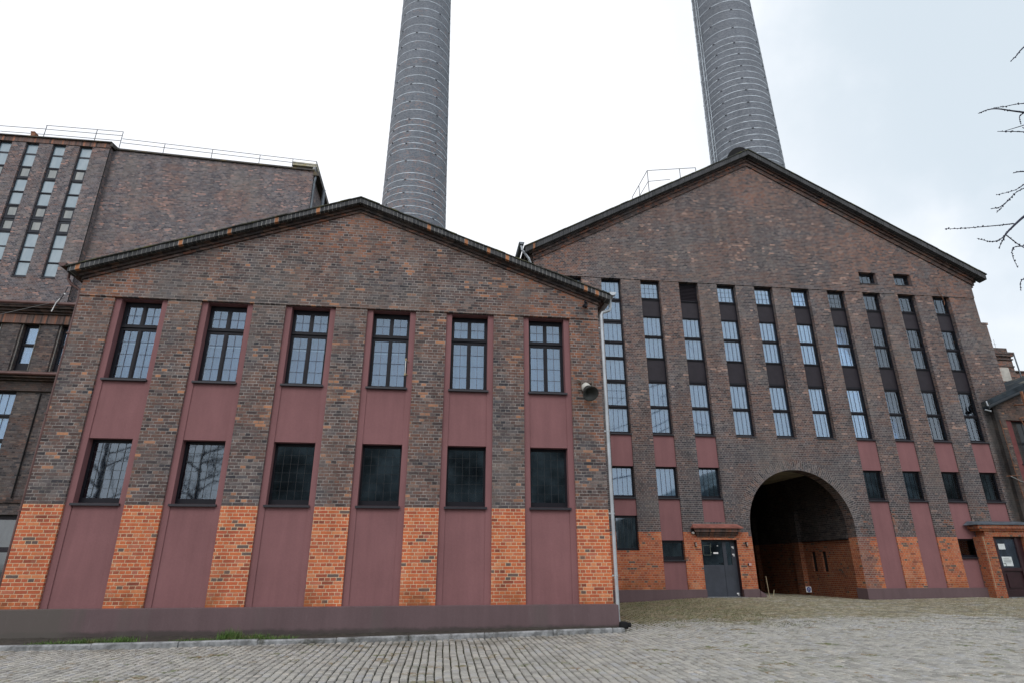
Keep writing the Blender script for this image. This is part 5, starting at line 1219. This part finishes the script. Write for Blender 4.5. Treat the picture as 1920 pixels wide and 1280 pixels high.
for i in range(16):   # the rest of the crown, beyond the frame
    a = rad(RND.uniform(-70, 140)); z = 5 + i * .85; ln = lerp(4.0, 1.0, i / 16) * RND.uniform(.8, 1.1)
    e = Vector((TX + math.cos(a) * ln, TY + math.sin(a) * ln, z - .6)); s0 = Vector((TX, TY, z))
    m = MB(); twig(m, [s0, s0.lerp(e, .4) + Vector((0, 0, .1)), s0.lerp(e, .75), e + Vector((0, 0, .15))], .04, .006, False)
    for k in range(5):
        q = s0.lerp(e, .35 + .13 * k); d = Vector((RND.uniform(-.5, .5), RND.uniform(-.5, .5), -RND.uniform(.3, .9))); twig(m, [q, q + d * .5 + Vector((.05, 0, 0)), q + d], .009, .004, False)
    L_.part('branch', m, M['bark'])

# ================================================================== across the yard (seen only mirrored in panes)
O_ = Thing('opposite_hall', 'dark gabled hall and an added block across the yard, mirrored in lower panes', 'building', (18, -55, -.6))
m = MB(); m.prism([(-10, -.6), (30, -.6), (30, 10.0), (14, 18), (-10, 12.5)], -75, -48); m.prism([(40, -.6), (125, -.6), (125, 16), (56, 16), (40, 8)], -75, -46); O_.part('wall', m, M['brickOpp'])  # right-hand block added out of view so the tall hall's low panes mirror dark
m = MB(); m.prism([(-10.5, 12.4), (14, 18.02), (30.5, 9.8), (30.5, 10.2), (14, 18.4), (-10.5, 12.8)], -75.3, -47.6); O_.part('roof', m, M['roofing'])
def bare_tree(x, y, h, label):
    T = Thing('bare_tree', label, 'tree', (x, y, -.6), 'bare trees across the yard')
    m = MB(); m.tube([(x, y, -.6), (x + .2, y, h * .35), (x, y, h * .7), (x + .2, y, h)], [.32, .24, .12, .03], 8); T.part('trunk', m, M['bark'])
    m = MB()
    def br(p, d, L, r, lv):
        q = p + d * L; m.tube([p, p.lerp(q, .5) + Vector((RND.uniform(-.1, .1), 0, .08)) * L * .5, q], [r, r * .7, r * .4], 4, cap=False)
        if lv:
            for _ in range(4 if lv > 1 else 5):
                nd = (d + Vector((RND.uniform(-.9, .9), RND.uniform(-.9, .9), RND.uniform(-.3, .6)))).normalized(); br(p.lerp(q, RND.uniform(.4, 1)), nd, L * .62, r * .55, lv - 1)
    for i in range(11):
        a = RND.uniform(0, 6.28); z = lerp(h * .25, h * .9, i / 11); br(Vector((x + .1, y, z)), Vector((math.cos(a), math.sin(a), RND.uniform(.2, .7))).normalized(), lerp(h * .3, h * .14, i / 11), .08, 3)
    T.part('crown', m, M['bark'])
bare_tree(-18, -36, 15, 'taller bare tree across the yard, mirrored in the leftmost ground-floor pane')
bare_tree(-11, -37, 12, 'shorter bare tree across the yard, mirrored in the second ground-floor pane')

# ================================================================== light, sky, camera
w = bpy.data.worlds.new('World'); SC.world = w; w.use_nodes = True; t = NT(w.node_tree)
bg = t.n['Background']
SUN_EL, SUN_AZ = rad(42), rad(200)
sky = t.new('ShaderNodeTexSky', sky_type='NISHITA'); sky.sun_disc = False; sky.sun_elevation = SUN_EL; sky.sun_rotation = SUN_AZ; sky.dust_density = 2.0; sky.air_density = 1.0
tc = t.new('ShaderNodeTexCoord').outputs['Generated']
dx_, dy_, dz_ = t.sep(tc)
n1 = t.noise(tc, 1.6, 5.0, .55); n2 = t.noise(tc, 4.5, 5.0, .6)
cl = t.m('ADD', t.m('MULTIPLY', n1, .7), t.m('MULTIPLY', n2, .3))
# thinner cloud towards the right of the yard lets a little blue through
thin = t.m('MULTIPLY', t.ss(t.m('ADD', t.m('MULTIPLY', dx_, .75), t.m('MULTIPLY', dz_, .5)), .48, .76), t.ss(cl, .70, .46))
cloud = t.ramp(cl, [(.36, (.86, .90, .95)), (.5, (1.0, 1.025, 1.08)), (.7, (1.03, 1.045, 1.08))])
lum = t.m('ADD', 12.0, t.m('MULTIPLY', t.m('MULTIPLY', dy_, -1.0, clamp=True), 6.0))
cloud = t.mix(1.0, cloud, t.comb(lum, lum, lum), 'MULTIPLY')
gap = t.mix(.12, (8.6, 9.75, 10.7), sky.outputs[0])
col = t.mix(t.m('MULTIPLY', thin, .95), cloud, gap)
t.l.new(col, bg.inputs[0]); bg.inputs[1].default_value = .09

sd = bpy.data.lights.new('sun', 'SUN'); sd.energy = .9; sd.angle = rad(25); sd.color = (1, .97, .93)
so = bpy.data.objects.new('sun', sd); COL.objects.link(so)
dirv = Vector((math.sin(SUN_AZ) * math.cos(SUN_EL), math.cos(SUN_AZ) * math.cos(SUN_EL), math.sin(SUN_EL)))
so.rotation_euler = dirv.to_track_quat('Z', 'Y').to_euler(); so.location = (0, -20, 30)

cd = bpy.data.cameras.new('camera'); cd.sensor_width = 36; cd.lens = 1125.8307 / 1920 * 36; cd.clip_end = 2000
co = bpy.data.objects.new('camera', cd); COL.objects.link(co); SC.camera = co
yaw, pitch, roll = -.1248703, .3550046, -.0013777
co.location = (8.217, -14.9616, .8844)
from mathutils import Matrix
fwd = Vector((-math.sin(yaw) * math.cos(pitch), math.cos(yaw) * math.cos(pitch), math.sin(pitch)))
rt = Vector((math.cos(yaw), math.sin(yaw), 0)); up = rt.cross(fwd)
r2 = rt * math.cos(roll) + up * math.sin(roll); u2 = -rt * math.sin(roll) + up * math.cos(roll)
co.rotation_euler = Matrix((r2, u2, -fwd)).transposed().to_euler()
vs_ = SC.view_settings; vs_.view_transform = 'Standard'; vs_.look = 'None'; vs_.exposure = 0; vs_.gamma = 1
SC.cycles.max_bounces = 8; SC.cycles.transparent_max_bounces = 12
